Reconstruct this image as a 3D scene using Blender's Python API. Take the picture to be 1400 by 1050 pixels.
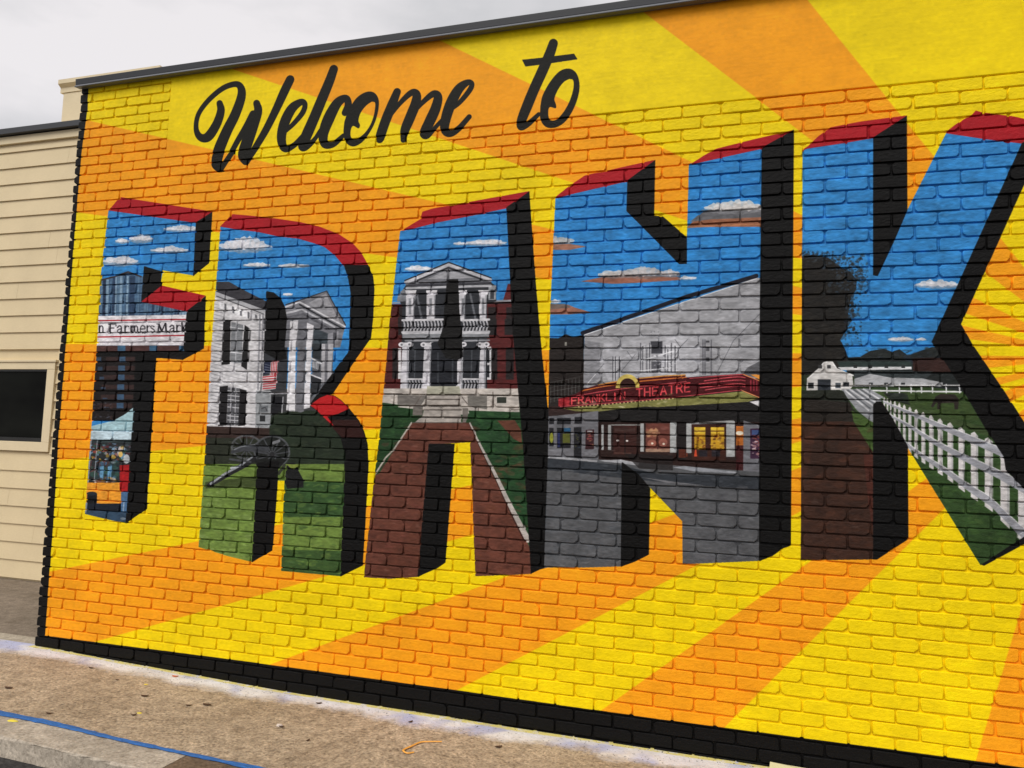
import bpy, math, random
import numpy as np
from mathutils import Matrix, Vector

# ------------------------------------------------------------------ scene, camera, sky, sun
for o in list(bpy.data.objects):
    bpy.data.objects.remove(o)
scene = bpy.context.scene
COL = scene.collection

cam_data = bpy.data.cameras.new('camera')
cam = bpy.data.objects.new('camera', cam_data)
COL.objects.link(cam)
cam_data.sensor_width = 36.0
cam_data.lens = 27.26
cam_data.clip_start = 0.05
cam_data.clip_end = 2000
cam.matrix_world = Matrix(((0.95339565, -0.0062391, 0.30165843, 1.8771),
                           (0.29985732, -0.09141617, -0.94959395, -4.2344),
                           (0.03350107, 0.99579323, -0.08528494, 1.5227),
                           (0, 0, 0, 1))) @ Matrix.Rotation(0, 4, 'Z')
# the camera looks along its own -Z
m = cam.matrix_world.copy()
scene.camera = cam

SUN_EL, SUN_AZ = math.radians(47), math.radians(200)      # azimuth measured clockwise from +Y
world = bpy.data.worlds.new('World')
scene.world = world
world.use_nodes = True
nt = world.node_tree
nt.nodes.clear()
out = nt.nodes.new('ShaderNodeOutputWorld')
bg = nt.nodes.new('ShaderNodeBackground')
sky = nt.nodes.new('ShaderNodeTexSky')
sky.sky_type = 'NISHITA'
sky.sun_disc = False
sky.sun_elevation = SUN_EL
sky.sun_rotation = SUN_AZ
tc = nt.nodes.new('ShaderNodeTexCoord')
mp = nt.nodes.new('ShaderNodeMapping')
mp.inputs['Scale'].default_value = (1.0, 1.0, 2.6)
mp.inputs['Location'].default_value = (0.4, 1.3, 0.2)
nz = nt.nodes.new('ShaderNodeTexNoise')
nz.inputs['Scale'].default_value = 3.4
nz.inputs['Detail'].default_value = 6
nz.inputs['Roughness'].default_value = 0.5
ramp = nt.nodes.new('ShaderNodeValToRGB')
ramp.color_ramp.elements[0].position = 0.30
ramp.color_ramp.elements[0].color = (4.1, 4.12, 4.2, 1)
ramp.color_ramp.elements[1].position = 0.60
ramp.color_ramp.elements[1].color = (6.35, 6.1, 6.15, 1)
mix = nt.nodes.new('ShaderNodeMix')
mix.data_type = 'RGBA'
mix.inputs['Factor'].default_value = 0.93
L = nt.links.new
L(tc.outputs['Generated'], mp.inputs['Vector'])
L(mp.outputs['Vector'], nz.inputs['Vector'])
L(nz.outputs['Fac'], ramp.inputs['Fac'])
L(sky.outputs['Color'], mix.inputs['A'])
L(ramp.outputs['Color'], mix.inputs['B'])
L(mix.outputs['Result'], bg.inputs['Color'])
bg.inputs['Strength'].default_value = 0.10
L(bg.outputs['Background'], out.inputs['Surface'])

sun_data = bpy.data.lights.new('sun', 'SUN')
sun_data.energy = 1.5
sun_data.angle = math.radians(35)
sun_data.color = (1.0, 0.97, 0.92)
sun = bpy.data.objects.new('sun', sun_data)
COL.objects.link(sun)
sd = Vector((math.sin(SUN_AZ) * math.cos(SUN_EL), math.cos(SUN_AZ) * math.cos(SUN_EL), math.sin(SUN_EL)))
sun.rotation_euler = sd.to_track_quat('Z', 'Y').to_euler()
sun.location = (0, -6, 9)

scene.view_settings.view_transform = 'Standard'
scene.view_settings.look = 'None'
scene.view_settings.exposure = 0.5
scene.view_settings.gamma = 1.0
scene.view_settings.use_curve_mapping = False

# ------------------------------------------------------------------ helpers
def link(name, me, mat=None, parent=None, smooth=False):
    o = bpy.data.objects.new(name, me)
    COL.objects.link(o)
    if mat is not None and not me.materials:
        me.materials.append(mat)
    if parent is not None:
        o.parent = parent
    if smooth:
        me.polygons.foreach_set('use_smooth', [True] * len(me.polygons))
    return o

def tag(o, label=None, cat=None, group=None, kind=None):
    if label: o['label'] = label
    if cat: o['category'] = cat
    if group: o['group'] = group
    if kind: o['kind'] = kind
    return o

def empty(name, loc=(0, 0, 0)):
    o = bpy.data.objects.new(name, None)
    o.empty_display_size = 0.2
    COL.objects.link(o)
    o.location = loc
    return o

class MB:
    def __init__(self):
        self.v, self.f = [], []
    def add(self, vs, fs):
        b = len(self.v)
        self.v += [tuple(q) for q in vs]
        self.f += [tuple(i + b for i in t) for t in fs]
    def box(self, x0, x1, y0, y1, z0, z1):
        self.add([(x0, y0, z0), (x1, y0, z0), (x1, y1, z0), (x0, y1, z0),
                  (x0, y0, z1), (x1, y0, z1), (x1, y1, z1), (x0, y1, z1)],
                 [(0, 3, 2, 1), (4, 5, 6, 7), (0, 1, 5, 4), (1, 2, 6, 5), (2, 3, 7, 6), (3, 0, 4, 7)])
    def extrude_x(self, prof, x0, x1):
        """prof: list of (y,z), counter-clockwise seen from +x"""
        n = len(prof)
        self.add([(x0, y, z) for y, z in prof] + [(x1, y, z) for y, z in prof],
                 [(i, (i + 1) % n, n + (i + 1) % n, n + i) for i in range(n)] +
                 [tuple(range(n))[::-1], tuple(range(n, 2 * n))])
    def mesh(self, name):
        me = bpy.data.meshes.new(name)
        me.from_pydata(self.v, [], self.f)
        me.validate()
        return me
    def build(self, name, mat, parent=None, bevel=0.0, smooth=False):
        o = link(name, self.mesh(name), mat, parent, smooth)
        if bevel:
            b = o.modifiers.new('bevel', 'BEVEL')
            b.width = bevel
            b.segments = 2
            b.limit_method = 'ANGLE'
        return o

def new_mat(name, rough=0.6, spec=0.5):
    ma = bpy.data.materials.new(name)
    ma.use_nodes = True
    t = ma.node_tree
    p = t.nodes['Principled BSDF']
    p.inputs['Roughness'].default_value = rough
    p.inputs['Specular IOR Level'].default_value = spec
    return ma, t, p

def noise(t, scale, detail=4, vec=None, rough=0.55):
    n = t.nodes.new('ShaderNodeTexNoise')
    n.inputs['Scale'].default_value = scale
    n.inputs['Detail'].default_value = detail
    n.inputs['Roughness'].default_value = rough
    if vec is not None:
        t.links.new(vec, n.inputs['Vector'])
    return n

def rampn(t, fac, stops):
    r = t.nodes.new('ShaderNodeValToRGB')
    e = r.color_ramp.elements
    e[0].position, e[0].color = stops[0][0], (*stops[0][1], 1)
    e[1].position, e[1].color = stops[-1][0], (*stops[-1][1], 1)
    for pos, c in stops[1:-1]:
        k = e.new(pos)
        k.color = (*c, 1)
    t.links.new(fac, r.inputs['Fac'])
    return r

def mixc(t, fac, a, b, mode='MIX'):
    mx = t.nodes.new('ShaderNodeMix')
    mx.data_type = 'RGBA'
    mx.blend_type = mode
    for sock, val in (('Factor', fac), ('A', a), ('B', b)):
        if hasattr(val, 'is_output'):
            t.links.new(val, mx.inputs[sock])
        elif sock == 'Factor':
            mx.inputs[sock].default_value = val
        else:
            mx.inputs[sock].default_value = (*val, 1)
    return mx.outputs['Result']

def math_n(t, op, a, b=0.0, clamp=False):
    n = t.nodes.new('ShaderNodeMath')
    n.operation = op
    n.use_clamp = clamp
    for i, val in enumerate((a, b)):
        if hasattr(val, 'is_output'):
            t.links.new(val, n.inputs[i])
        else:
            n.inputs[i].default_value = val
    return n.outputs[0]

def bump(t, p, h, strength, dist):
    b = t.nodes.new('ShaderNodeBump')
    b.inputs['Strength'].default_value = strength
    b.inputs['Distance'].default_value = dist
    t.links.new(h, b.inputs['Height'])
    t.links.new(b.outputs['Normal'], p.inputs['Normal'])
    return b

def lin(c):
    return tuple(((v / 255) / 12.92 if v / 255 <= 0.04045 else ((v / 255 + 0.055) / 1.055) ** 2.4) for v in c)

# ------------------------------------------------------------------ the wall's measures (metres)
BL, BH = 0.21005, 0.0677            # brick module: length and course height
ZTOP = 3.46                          # height of course line 0 (underside of the smooth band)
X_LEFT, X_RIGHT = -13.5 * BL, 4.6    # ends of the mural wall
X_PANEL = -2.035
Z_CAPB, Z_CAPT = ZTOP + 8.93 * BH, ZTOP + 9.84 * BH
GX = [-14, -2.83, -1.06, -.8, .6, 1.9, 9]
GZ = [.085, .079, .023, .016, .001, -.006, -.01]
def gz(x):
    return float(np.interp(x, GX, GZ))

# ------------------------------------------------------------------ painting the mural: vector shapes rasterised on the wall plane
# The shapes are noted in the units of a survey picture of the wall; SV turns those into metres on the wall.
SV = np.array([[6.14370108e-03, 2.64473286e-04, -3.72424659e+00],
               [5.86397264e-04, 5.86824713e-03, -1.39804918e+00],
               [4.00493744e-04, 1.22096752e-04, 1.00000000e+00]])
PPM = 400.0
PX0, PX1 = -2.96, 4.64
PD0, PD1 = -0.74, 3.60               # measured downwards from course line 0
PW, PH = int((PX1 - PX0) * PPM), int((PD1 - PD0) * PPM)
canvas = np.zeros((PH, PW, 3), np.float32)
clip = None
letters = np.zeros((PH, PW), np.float32)
rng = np.random.default_rng(11)

def to_tex(pts):
    p = np.asarray(pts, float)
    w = np.column_stack([p, np.ones(len(p))]) @ SV.T
    X, D = w[:, 0] / w[:, 2], w[:, 1] / w[:, 2]
    return np.column_stack([(X - PX0) * PPM, (D - PD0) * PPM])

SS = 3
def coverage(contours):
    """signed-area scanline coverage of texture-space contours -> (x0,y0,array)"""
    allp = np.concatenate(contours)
    x0 = int(max(0, math.floor(allp[:, 0].min()) - 1)); x1 = int(min(PW, math.ceil(allp[:, 0].max()) + 2))
    y0 = int(max(0, math.floor(allp[:, 1].min()) - 1)); y1 = int(min(PH, math.ceil(allp[:, 1].max()) + 2))
    if x1 - x0 < 1 or y1 - y0 < 1:
        return None
    w, h = x1 - x0, y1 - y0
    acc = np.zeros((h * SS, w + 2), np.float32)
    for ci, c in enumerate(contours):
        ar = 0.5 * np.sum(c[:, 0] * np.roll(c[:, 1], -1) - np.roll(c[:, 0], -1) * c[:, 1])
        want = 1.0 if ci == 0 else -1.0
        sgn = want if ar >= 0 else -want
        a = c - [x0, y0]
        b = np.roll(a, -1, 0)
        for (ax, ay), (bx, by) in zip(a, b):
            if abs(ay - by) < 1e-9:
                continue
            s = sgn if by > ay else -sgn
            if ay > by:
                ax, ay, bx, by = bx, by, ax, ay
            r0 = max(0, math.ceil(ay * SS - 0.5)); r1 = min(h * SS - 1, math.ceil(by * SS - 0.5) - 1)
            if r1 < r0:
                continue
            rows = np.arange(r0, r1 + 1)
            yy = (rows + 0.5) / SS
            xc = np.clip(ax + (bx - ax) * (yy - ay) / (by - ay), 0, w)
            ix = xc.astype(int)
            fr = xc - ix
            acc[rows, ix] += s * (1 - fr)
            acc[rows, ix + 1] += s * fr
    cov = np.abs(np.cumsum(acc, 1)[:, :w]).reshape(h, SS, w).mean(1)
    return x0, y0, np.clip(cov, 0, 1)

def comp(cv, col, alpha=1.0, grad=None):
    if cv is None:
        return
    x0, y0, c = cv
    h, w = c.shape
    if clip is not None:
        c = c * clip[y0:y0 + h, x0:x0 + w]
    c = (c * alpha)[..., None]
    src = np.asarray(col, np.float32) / 255.0
    sub = canvas[y0:y0 + h, x0:x0 + w]
    sub += c * (src - sub)

def fill(pts, col, alpha=1.0, holes=()):
    comp(coverage([to_tex(pts)] + [to_tex(hh) for hh in holes]), col, alpha)
    if (col is BLK or col is RED) and alpha == 1.0:       # sides are lined in, so that they close up against the faces
        q = np.asarray(pts, float)
        stroke(np.vstack([q, q[:1]]), (col[0] + 0, col[1], col[2]), 1.3, 1.0, False, False)

def set_clip(polys):
    global clip
    if polys is None:
        clip = None
        return
    clip = np.zeros((PH, PW), np.float32)
    for q in polys:
        cv = coverage([to_tex(q)])
        if cv:
            x0, y0, c = cv
            s = clip[y0:y0 + c.shape[0], x0:x0 + c.shape[1]]
            np.maximum(s, c, out=s)
    np.maximum(letters, clip, out=letters)

def smooth_line(pts, n=8):
    p = np.asarray(pts, float)
    if len(p) < 3:
        return p
    e = np.vstack([2 * p[0] - p[1], p, 2 * p[-1] - p[-2]])
    res = []
    for i in range(1, len(e) - 2):
        t = np.linspace(0, 1, n, endpoint=False)[:, None]
        a, b, c, d = e[i - 1], e[i], e[i + 1], e[i + 2]
        res.append(0.5 * (2 * b + (c - a) * t + (2 * a - 5 * b + 4 * c - d) * t ** 2 + (3 * b - a - 3 * c + d) * t ** 3))
    res.append(p[-1:])
    return np.vstack(res)

def stroke(pts, col, width=None, alpha=1.0, smooth=True, cap=True):
    """pts (x,y[,w]) centre line with a width"""
    p = np.asarray([(q[0], q[1], q[2] if len(q) > 2 else width) for q in pts], float)
    if smooth:
        p = smooth_line(p)
    d = np.gradient(p[:, :2], axis=0)
    d /= np.maximum(np.linalg.norm(d, axis=1, keepdims=True), 1e-6)
    nrm = np.column_stack([-d[:, 1], d[:, 0]]) * p[:, 2:3] / 2
    A, B = p[:, :2] + nrm, p[:, :2] - nrm
    mask = None
    pieces = [[A[i], A[i + 1], B[i + 1], B[i]] for i in range(len(p) - 1)]
    if cap:
        th = np.linspace(0, 2 * math.pi, 14, endpoint=False)
        ring = np.column_stack([np.cos(th), np.sin(th)])
        for i in range(0, len(p)):
            if i in (0, len(p) - 1) or p[i, 2] > 4:
                pieces.append(p[i, :2] + ring * p[i, 2] / 2)
    T = [to_tex(q) for q in pieces]
    al = np.concatenate(T)
    x0 = int(max(0, al[:, 0].min() - 2)); x1 = int(min(PW, al[:, 0].max() + 3))
    y0 = int(max(0, al[:, 1].min() - 2)); y1 = int(min(PH, al[:, 1].max() + 3))
    if x1 <= x0 or y1 <= y0:
        return
    mask = np.zeros((y1 - y0, x1 - x0), np.float32)
    for q in T:
        cv = coverage([q])
        if cv is None:
            continue
        a, b, c = cv
        s = mask[b - y0:b - y0 + c.shape[0], a - x0:a - x0 + c.shape[1]]
        np.maximum(s, c[:s.shape[0], :s.shape[1]], out=s)
    comp((x0, y0, mask), col, alpha)

def ell(cx, cy, rx, ry, n=18, rot=0.0, jit=0.0):
    th = np.linspace(0, 2 * math.pi, n, endpoint=False)
    r = 1 + jit * rng.uniform(-1, 1, n)
    x, y = np.cos(th) * rx * r, np.sin(th) * ry * r
    c, s = math.cos(rot), math.sin(rot)
    return np.column_stack([cx + c * x - s * y, cy + s * x + c * y])

class Zm:
    """a detail sheet of the survey picture: origin and enlargement"""
    def __init__(self, ox, oy, s):
        self.o, self.s = np.array([ox, oy], float), s
    def __call__(self, pts):
        return np.asarray([q[:2] for q in pts], float) / self.s + self.o
    def fill(self, pts, col, alpha=1.0, holes=()):
        fill(self(pts), col, alpha, [self(hh) for hh in holes])
    def rect(self, x0, y0, x1, y1, col, alpha=1.0, sl=0.0):
        self.fill([(x0, y0), (x1, y0 + sl * (x1 - x0)), (x1, y1 + sl * (x1 - x0)), (x0, y1)], col, alpha)
    def stroke(self, pts, col, width=None, alpha=1.0, smooth=True, cap=True):
        stroke([((q[0] / self.s + self.o[0]), (q[1] / self.s + self.o[1]), (q[2] if len(q) > 2 else width) / self.s) for q in pts], col, None, alpha, smooth, cap)
    def ell(self, cx, cy, rx, ry, col, alpha=1.0, rot=0.0, jit=0.0):
        self.fill(ell(cx, cy, rx, ry, 18, rot, jit), col, alpha)
    def dabs(self, x0, y0, x1, y1, n, size, cols, alpha=0.7, asp=0.5, rot=0.0):
        for _ in range(n):
            s = size * rng.uniform(0.5, 1.4)
            self.fill(ell(rng.uniform(x0, x1), rng.uniform(y0, y1), s, s * asp * rng.uniform(.6, 1.4), 7, rot + rng.uniform(-.4, .4), .35),
                      cols[rng.integers(len(cols))], alpha * rng.uniform(.5, 1))
    def cloud(self, x0, y0, x1, y1, n=9, top=(226, 224, 228), low=(150, 158, 170)):
        w, h = x1 - x0, y1 - y0
        for i in range(n):
            t = (i + .5) / n
            env = math.sin(math.pi * t) ** .7
            cx = x0 + w * t; cy = y1 - h * .28
            self.fill(ell(cx, cy + h * .12, w / n * 1.1, h * .26 * env + 2, 12, 0, .2), low, .55)
        for i in range(n):
            t = (i + .5) / n
            env = math.sin(math.pi * t) ** .7 * rng.uniform(.55, 1)
            cx = x0 + w * t; cy = y1 - h * (.30 + .25 * env)
            self.fill(ell(cx, cy, w / n * rng.uniform(.7, 1.2), h * .42 * env + 2, 12, 0, .22), top, .85)

YEL, ORA = (246, 215, 3), (250, 164, 22)
BLU, RED, BLK = (50, 132, 198), (172, 26, 36), (9, 8, 8)

# --- sunburst: boundary lines (two points each), going round
LINES = [((1394, 0), (1412, 85)),
         ((1148.6, 55.7), (1217, 137)), ((880, 17), (1085, 176)), ((592, 51), (804, 157.5)),
         ((316, 94), (690, 219)), ((114, 163), (303, 206)), ((106, 290), (530, 349)),
         ((95, 470), (520, 474)), ((80, 629), (515, 587)), ((69, 781), (376, 718)),
         ((151, 871), (497, 774)), ((376, 905.7), (653, 802)), ((644, 933), (900, 791)),
         ((823, 970), (1094, 787)), ((1023, 961), (1237, 750)), ((1334, 1038), (1394, 841))]
tl = [to_tex(l) for l in LINES]
# best common centre on the wall
A_, b_ = [], []
for (a, b) in tl:
    d = (b - a) / np.linalg.norm(b - a)
    n_ = np.array([-d[1], d[0]])
    A_.append(n_); b_.append(n_ @ a)
ctr = np.linalg.lstsq(np.array(A_), np.array(b_), rcond=None)[0]
ang = []
for (a, b) in tl:
    mid = a
    ang.append(math.atan2(mid[1] - ctr[1], mid[0] - ctr[0]))
# angles as seen from the centre, plus matching rays on the far side of it
yy, xx = np.mgrid[0:PH, 0:PW].astype(np.float32)
th = np.arctan2(yy - ctr[1], xx - ctr[0])
ang = np.unwrap(ang)
full = list(ang)
last, first = full[-1], full[0] + (2 * math.pi if full[0] < full[-1] else -2 * math.pi)
sgn = -1 if full[-1] < full[0] else 1
k = 10
gap = (first - last)
full += [last + gap * (i + 1) / k for i in range(k - 1)]
full = np.array(full)
edges = np.sort(np.mod(full - full[0], 2 * math.pi))
par_of_first = 0 if sgn > 0 else 1
rel = np.mod(th - full[0], 2 * math.pi)
idx = np.searchsorted(edges, rel.ravel(), side='right').reshape(rel.shape)
rad = np.hypot(xx - ctr[0], yy - ctr[1])
# soft, hand-painted edge: distance to the nearest boundary
nearest = np.full(rel.shape, 1e9, np.float32)
for e in edges:
    dlt = np.abs(np.mod(rel - e + math.pi, 2 * math.pi) - math.pi)
    np.minimum(nearest, dlt * rad, out=nearest)
soft = np.clip(0.5 - nearest / 2.0, 0, .5)
isy = ((idx % 2) == par_of_first).astype(np.float32)
isy = isy * (1 - soft) + (1 - isy) * soft
canvas[:] = (isy[..., None] * np.array(YEL, np.float32) + (1 - isy[..., None]) * np.array(ORA, np.float32)) / 255
del th, rel, idx, rad, nearest, soft, isy, xx, yy

# --- detail sheets
SA = Zm(0, 50, 3.5); SB = Zm(0, 350, 4.6667); SC = Zm(0, 550, 4.6667); F1 = Zm(80, 190, 5.25)
W1 = Zm(230, 30, 4.6667); W2 = Zm(530, 30, 4.6667)
R1 = Zm(270, 280, 5.3846); R2 = Zm(270, 470, 5.3846); R3 = Zm(270, 640, 5.3846)
A1 = Zm(490, 250, 5); A2 = Zm(490, 440, 5); A3 = Zm(490, 600, 5)
N1 = Zm(740, 170, 3.8889); N2 = Zm(740, 380, 7); N3 = Zm(900, 380, 7); N4 = Zm(740, 500, 7); N5 = Zm(900, 500, 7); N6 = Zm(740, 620, 3.8889)
K1 = Zm(1080, 130, 4.375); K2 = Zm(1080, 330, 4.375); K3 = Zm(1080, 530, 4.375)
cat = lambda *a: np.vstack(a)

# --- vector lettering (unit box: x 0..1, y 0 bottom..1 top)
GL = {'F': [[(0, 0), (0, 1), (.9, 1)], [(0, .52), (.7, .52)]],
      'R': [[(0, 0), (0, 1), (.65, 1), (.85, .78), (.65, .52), (0, .52)], [(.45, .52), (.9, 0)]],
      'A': [[(0, 0), (.45, 1), (.9, 0)], [(.17, .35), (.73, .35)]],
      'N': [[(0, 0), (0, 1), (.85, 0), (.85, 1)]],
      'K': [[(0, 0), (0, 1)], [(.85, 1), (0, .42)], [(.25, .55), (.9, 0)]],
      'L': [[(0, 1), (0, 0), (.8, 0)]],
      'I': [[(.3, 0), (.3, 1)]],
      'T': [[(0, 1), (.9, 1)], [(.45, 1), (.45, 0)]],
      'H': [[(0, 0), (0, 1)], [(.85, 0), (.85, 1)], [(0, .5), (.85, .5)]],
      'E': [[(.8, 1), (0, 1), (0, 0), (.8, 0)], [(0, .52), (.65, .52)]]}
def block_text(sh, txt, p0, p1, cap0, cap1, col, wd):
    n = len(txt)
    p0, p1 = np.array(p0, float), np.array(p1, float)
    for i, ch in enumerate(txt):
        o = p0 + (p1 - p0) * i / n
        adv = (p1 - p0) / n * .78
        capH = cap0 + (cap1 - cap0) * i / n
        for ln in GL[ch]:
            sh.stroke([tuple(o + adv * x + np.array([0, -capH * y])) for x, y in ln], col, wd, 1, False)

# ================= letter F
face = cat(SA([(520, 830), (940, 890)]), SB([(1240, 0), (1235, 125), (1040, 92), (1025, 190), (905, 290), (1195, 352), (1175, 575), (1165, 662), (985, 648)]),
           SC([(855, 40), (805, 772), (700, 750), (545, 712), (548, 650)]), SB([(590, 1000), (620, 560), (640, 150)]))
set_clip([face])
fill(face, BLU)
F1.cloud(515, 665, 670, 742, 7); F1.cloud(765, 612, 1000, 662, 9); F1.cloud(675, 765, 925, 815, 8); F1.cloud(318, 820, 565, 908, 8); F1.cloud(415, 705, 500, 748, 5)
# tall metal sided building
SB.fill([(630, 150), (720, 132), (760, 122), (820, 100), (860, 125), (930, 132), (930, 290), (1040, 305), (1200, 350), (1200, 385), (620, 385)], (66, 92, 120))
x = 640
while x < 1195:
    w = rng.uniform(8, 20)
    yt = 150 if x < 700 else (128 if x < 930 else 300 + (x - 930) * .18)
    SB.fill([(x, yt), (x + w, yt), (x + w - 6, 385), (x - 6, 385)], [(24, 38, 62), (140, 168, 190), (78, 108, 138), (40, 60, 88), (96, 126, 152)][rng.integers(5)], .85)
    x += w + rng.uniform(0, 8)
SB.stroke([(640, 155), (720, 135), (820, 102), (900, 132)], (55, 45, 45), 10, 1, False)
# market sign
SB.fill([(624, 383), (1196, 375), (1186, 570), (612, 572)], (226, 222, 226))
SB.stroke([(620, 413), (1195, 404)], RED, 8, 1, False); SB.stroke([(615, 517), (1190, 507)], RED, 8, 1, False)
INK = (40, 36, 42)
def s(pts, w=9):
    SB.stroke(pts, INK, w, 1, True)
def sf(pts, w=6):
    SB.stroke(pts, INK, w, 1, False)
s([(634, 488), (634, 448)], 10); s([(634, 458), (646, 446), (656, 456), (656, 488)], 9); sf([(626, 488), (644, 488)]); sf([(650, 488), (664, 488)])
s([(704, 490), (704, 434)], 12); sf([(692, 434), (742, 434), (742, 446)], 8); sf([(704, 460), (730, 460)], 7); sf([(692, 491), (718, 491)])
s([(752, 456), (764, 446), (776, 456), (776, 488), (786, 488)], 9); s([(776, 464), (758, 470), (752, 482), (762, 490), (776, 480)], 8)
s([(800, 490), (800, 447)], 10); s([(800, 462), (812, 447), (822, 450)], 8); sf([(790, 490), (812, 490)])
for xx0 in (838, 858):
    s([(xx0, 488), (xx0, 447)], 9); s([(xx0, 460), (xx0 + 10, 446), (xx0 + 20, 458), (xx0 + 20, 488)], 9)
sf([(828, 490), (846, 490)]); sf([(872, 490), (888, 490)])
s([(898, 466), (926, 464), (920, 448), (906, 446), (897, 462), (899, 482), (912, 491), (927, 484)], 8)
s([(940, 488), (940, 446)], 9); s([(940, 460), (950, 446), (958, 448)], 8)
s([(984, 450), (970, 446), (964, 456), (976, 466), (986, 476), (976, 489), (963, 484)], 8)
s([(1010, 488), (1014, 434)], 10); s([(1014, 434), (1034, 482)], 12); s([(1034, 482), (1054, 432)], 8); s([(1058, 432), (1062, 486)], 12); sf([(1000, 489), (1024, 488)]); sf([(1050, 487), (1074, 486)]); sf([(1002, 434), (1018, 434)])
s([(1086, 452), (1098, 442), (1110, 452), (1110, 484), (1118, 484)], 9); s([(1110, 460), (1092, 466), (1086, 478), (1096, 486), (1110, 474)], 8)
s([(1130, 485), (1130, 442)], 10); s([(1130, 458), (1142, 442), (1152, 446)], 8); sf([(1122, 485), (1140, 485)])
s([(1164, 484), (1162, 424)], 10); s([(1164, 462), (1186, 440)], 8); s([(1168, 460), (1188, 482)], 9)
# shed under the sign
SB.fill([(610, 572), (1190, 570), (1180, 608), (600, 608)], (78, 52, 50))
for x0, x1 in ((752, 802), (955, 1002), (1143, 1180)):
    SB.rect(x0, 572, x1, 606, (62, 98, 128))
SB.fill([(600, 608), (1180, 604), (1165, 665), (985, 650), (860, 1050), (560, 1050)], (26, 21, 21))
for i, y in enumerate((645, 702, 760, 822, 885, 940)):
    SB.rect(675 - i * 8, y, 875 - i * 6, y + 28, (60, 42, 40), .85)
    SB.rect(756 - i * 2, y - 3, 800 - i * 2, y + 32, (62, 92, 122), .9)
    SB.rect(615 + i * 10, y + 5 * i, 645 + i * 10, y + 28, (60, 82, 108), .75)
SB.dabs(600, 940, 720, 1050, 30, 9, [(120, 130, 150), (70, 70, 80), (90, 60, 55)], .6)
SB.fill([(860, 610), (985, 648), (1165, 662), (1130, 672), (985, 655), (960, 1050), (850, 1050)], BLK, .5)
# tent, shoppers, stall
SC.fill([(584, 152), (650, 135), (722, 118), (790, 80), (858, 30), (845, 242), (575, 238)], (160, 192, 200))
SC.fill([(584, 180), (845, 182), (842, 240), (580, 236)], (186, 206, 216))
SC.rect(560, 238, 850, 262, (48, 58, 60))
SC.fill([(566, 258), (845, 258), (838, 520), (555, 520)], (38, 42, 44))
SC.dabs(572, 262, 838, 330, 90, 11, [(30, 30, 34), (60, 88, 76), (92, 40, 44), (120, 150, 180), (52, 60, 66)], .85)
SC.dabs(575, 290, 800, 380, 60, 12, [(196, 158, 60), (210, 204, 210), (70, 100, 80), (140, 60, 50), (30, 32, 34), (120, 160, 190)], .9, 1.0)
SC.dabs(575, 380, 765, 500, 50, 16, [(40, 66, 72), (70, 112, 150), (34, 44, 48), (100, 60, 60), (50, 80, 70)], .85, 1.3)
for x in (650, 700):
    SC.fill([(x - 12, 410), (x + 14, 405), (x + 8, 495), (x - 12, 495)], (100, 150, 184))
SC.stroke([(582, 240), (562, 520)], (170, 180, 190), 6, .9, False); SC.stroke([(622, 240), (602, 500)], (150, 160, 170), 5, .9, False)
SC.ell(770, 332, 14, 18, (226, 190, 110)); SC.ell(808, 362, 20, 30, (176, 182, 186))
SC.fill([(556, 512), (780, 512), (775, 655), (548, 640)], (238, 158, 46))
SC.dabs(600, 480, 760, 518, 26, 12, [(230, 224, 220), (60, 40, 36), (120, 80, 60), (200, 150, 60)], .9)
SC.fill([(764, 402), (828, 398), (822, 572), (764, 572)], (160, 26, 30))
SC.fill([(772, 572), (820, 572), (810, 700), (770, 690)], (74, 108, 146)); SC.stroke([(790, 640), (786, 700)], (150, 170, 190), 8, .8, False)
SC.fill([(560, 580), (622, 582), (618, 692), (552, 690)], (24, 27, 32)); SC.ell(588, 582, 32, 12, (36, 42, 50)); SC.ell(586, 625, 36, 22, (18, 20, 24))
SC.fill([(540, 648), (772, 645), (772, 702), (540, 700)], (26, 33, 44)); SC.fill([(540, 690), (810, 700), (805, 775), (540, 715)], (50, 72, 94))
SC.fill([(545, 640), (560, 640), (553, 705), (541, 705)], (160, 170, 180), .8); SC.ell(785, 742, 18, 8, (130, 140, 150), .7)
set_clip(None)
SA.fill([(575, 770), (1015, 840), (940, 890), (520, 830)], RED)
SB.fill([(1025, 190), (1310, 255), (1195, 352), (905, 290)], RED)
fill(cat(SA([(940, 890), (1015, 840)]), SB([(1332, 45), (1235, 127)])), BLK)
SB.fill([(920, 68), (1030, 100), (1025, 190), (905, 290)], BLK)
SB.fill([(1195, 352), (1312, 256), (1300, 590), (1165, 664)], BLK)
fill(cat(SB([(870, 612), (995, 640)]), SC([(935, 680), (805, 772), (855, 30)])), BLK)
SB.fill([(615, 612), (1172, 606), (1168, 640), (1000, 652), (860, 640), (610, 640)], BLK, .9)

# ================= letter R
face = cat(R1([(170, 160), (300, 180), (440, 195), (600, 230), (740, 245), (860, 280), (940, 310), (1020, 375), (1080, 450), (1115, 550), (1130, 650), (1125, 1045)]),
           R2([(1115, 65), (1060, 140), (830, 440), (880, 490), (960, 560), (1060, 700), (1085, 800), (1085, 1040)]),
           R3([(1055, 795), (618, 757), (640, 92), (440, 88), (400, 690), (200, 640), (10, 580)]), R2([(70, 600), (100, 60)]))
set_clip([face])
fill(face, BLU)
R1.cloud(165, 225, 525, 345, 9); R1.cloud(350, 420, 525, 456, 6); R1.cloud(605, 425, 805, 462, 6); R1.cloud(635, 642, 695, 670, 4)
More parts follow.
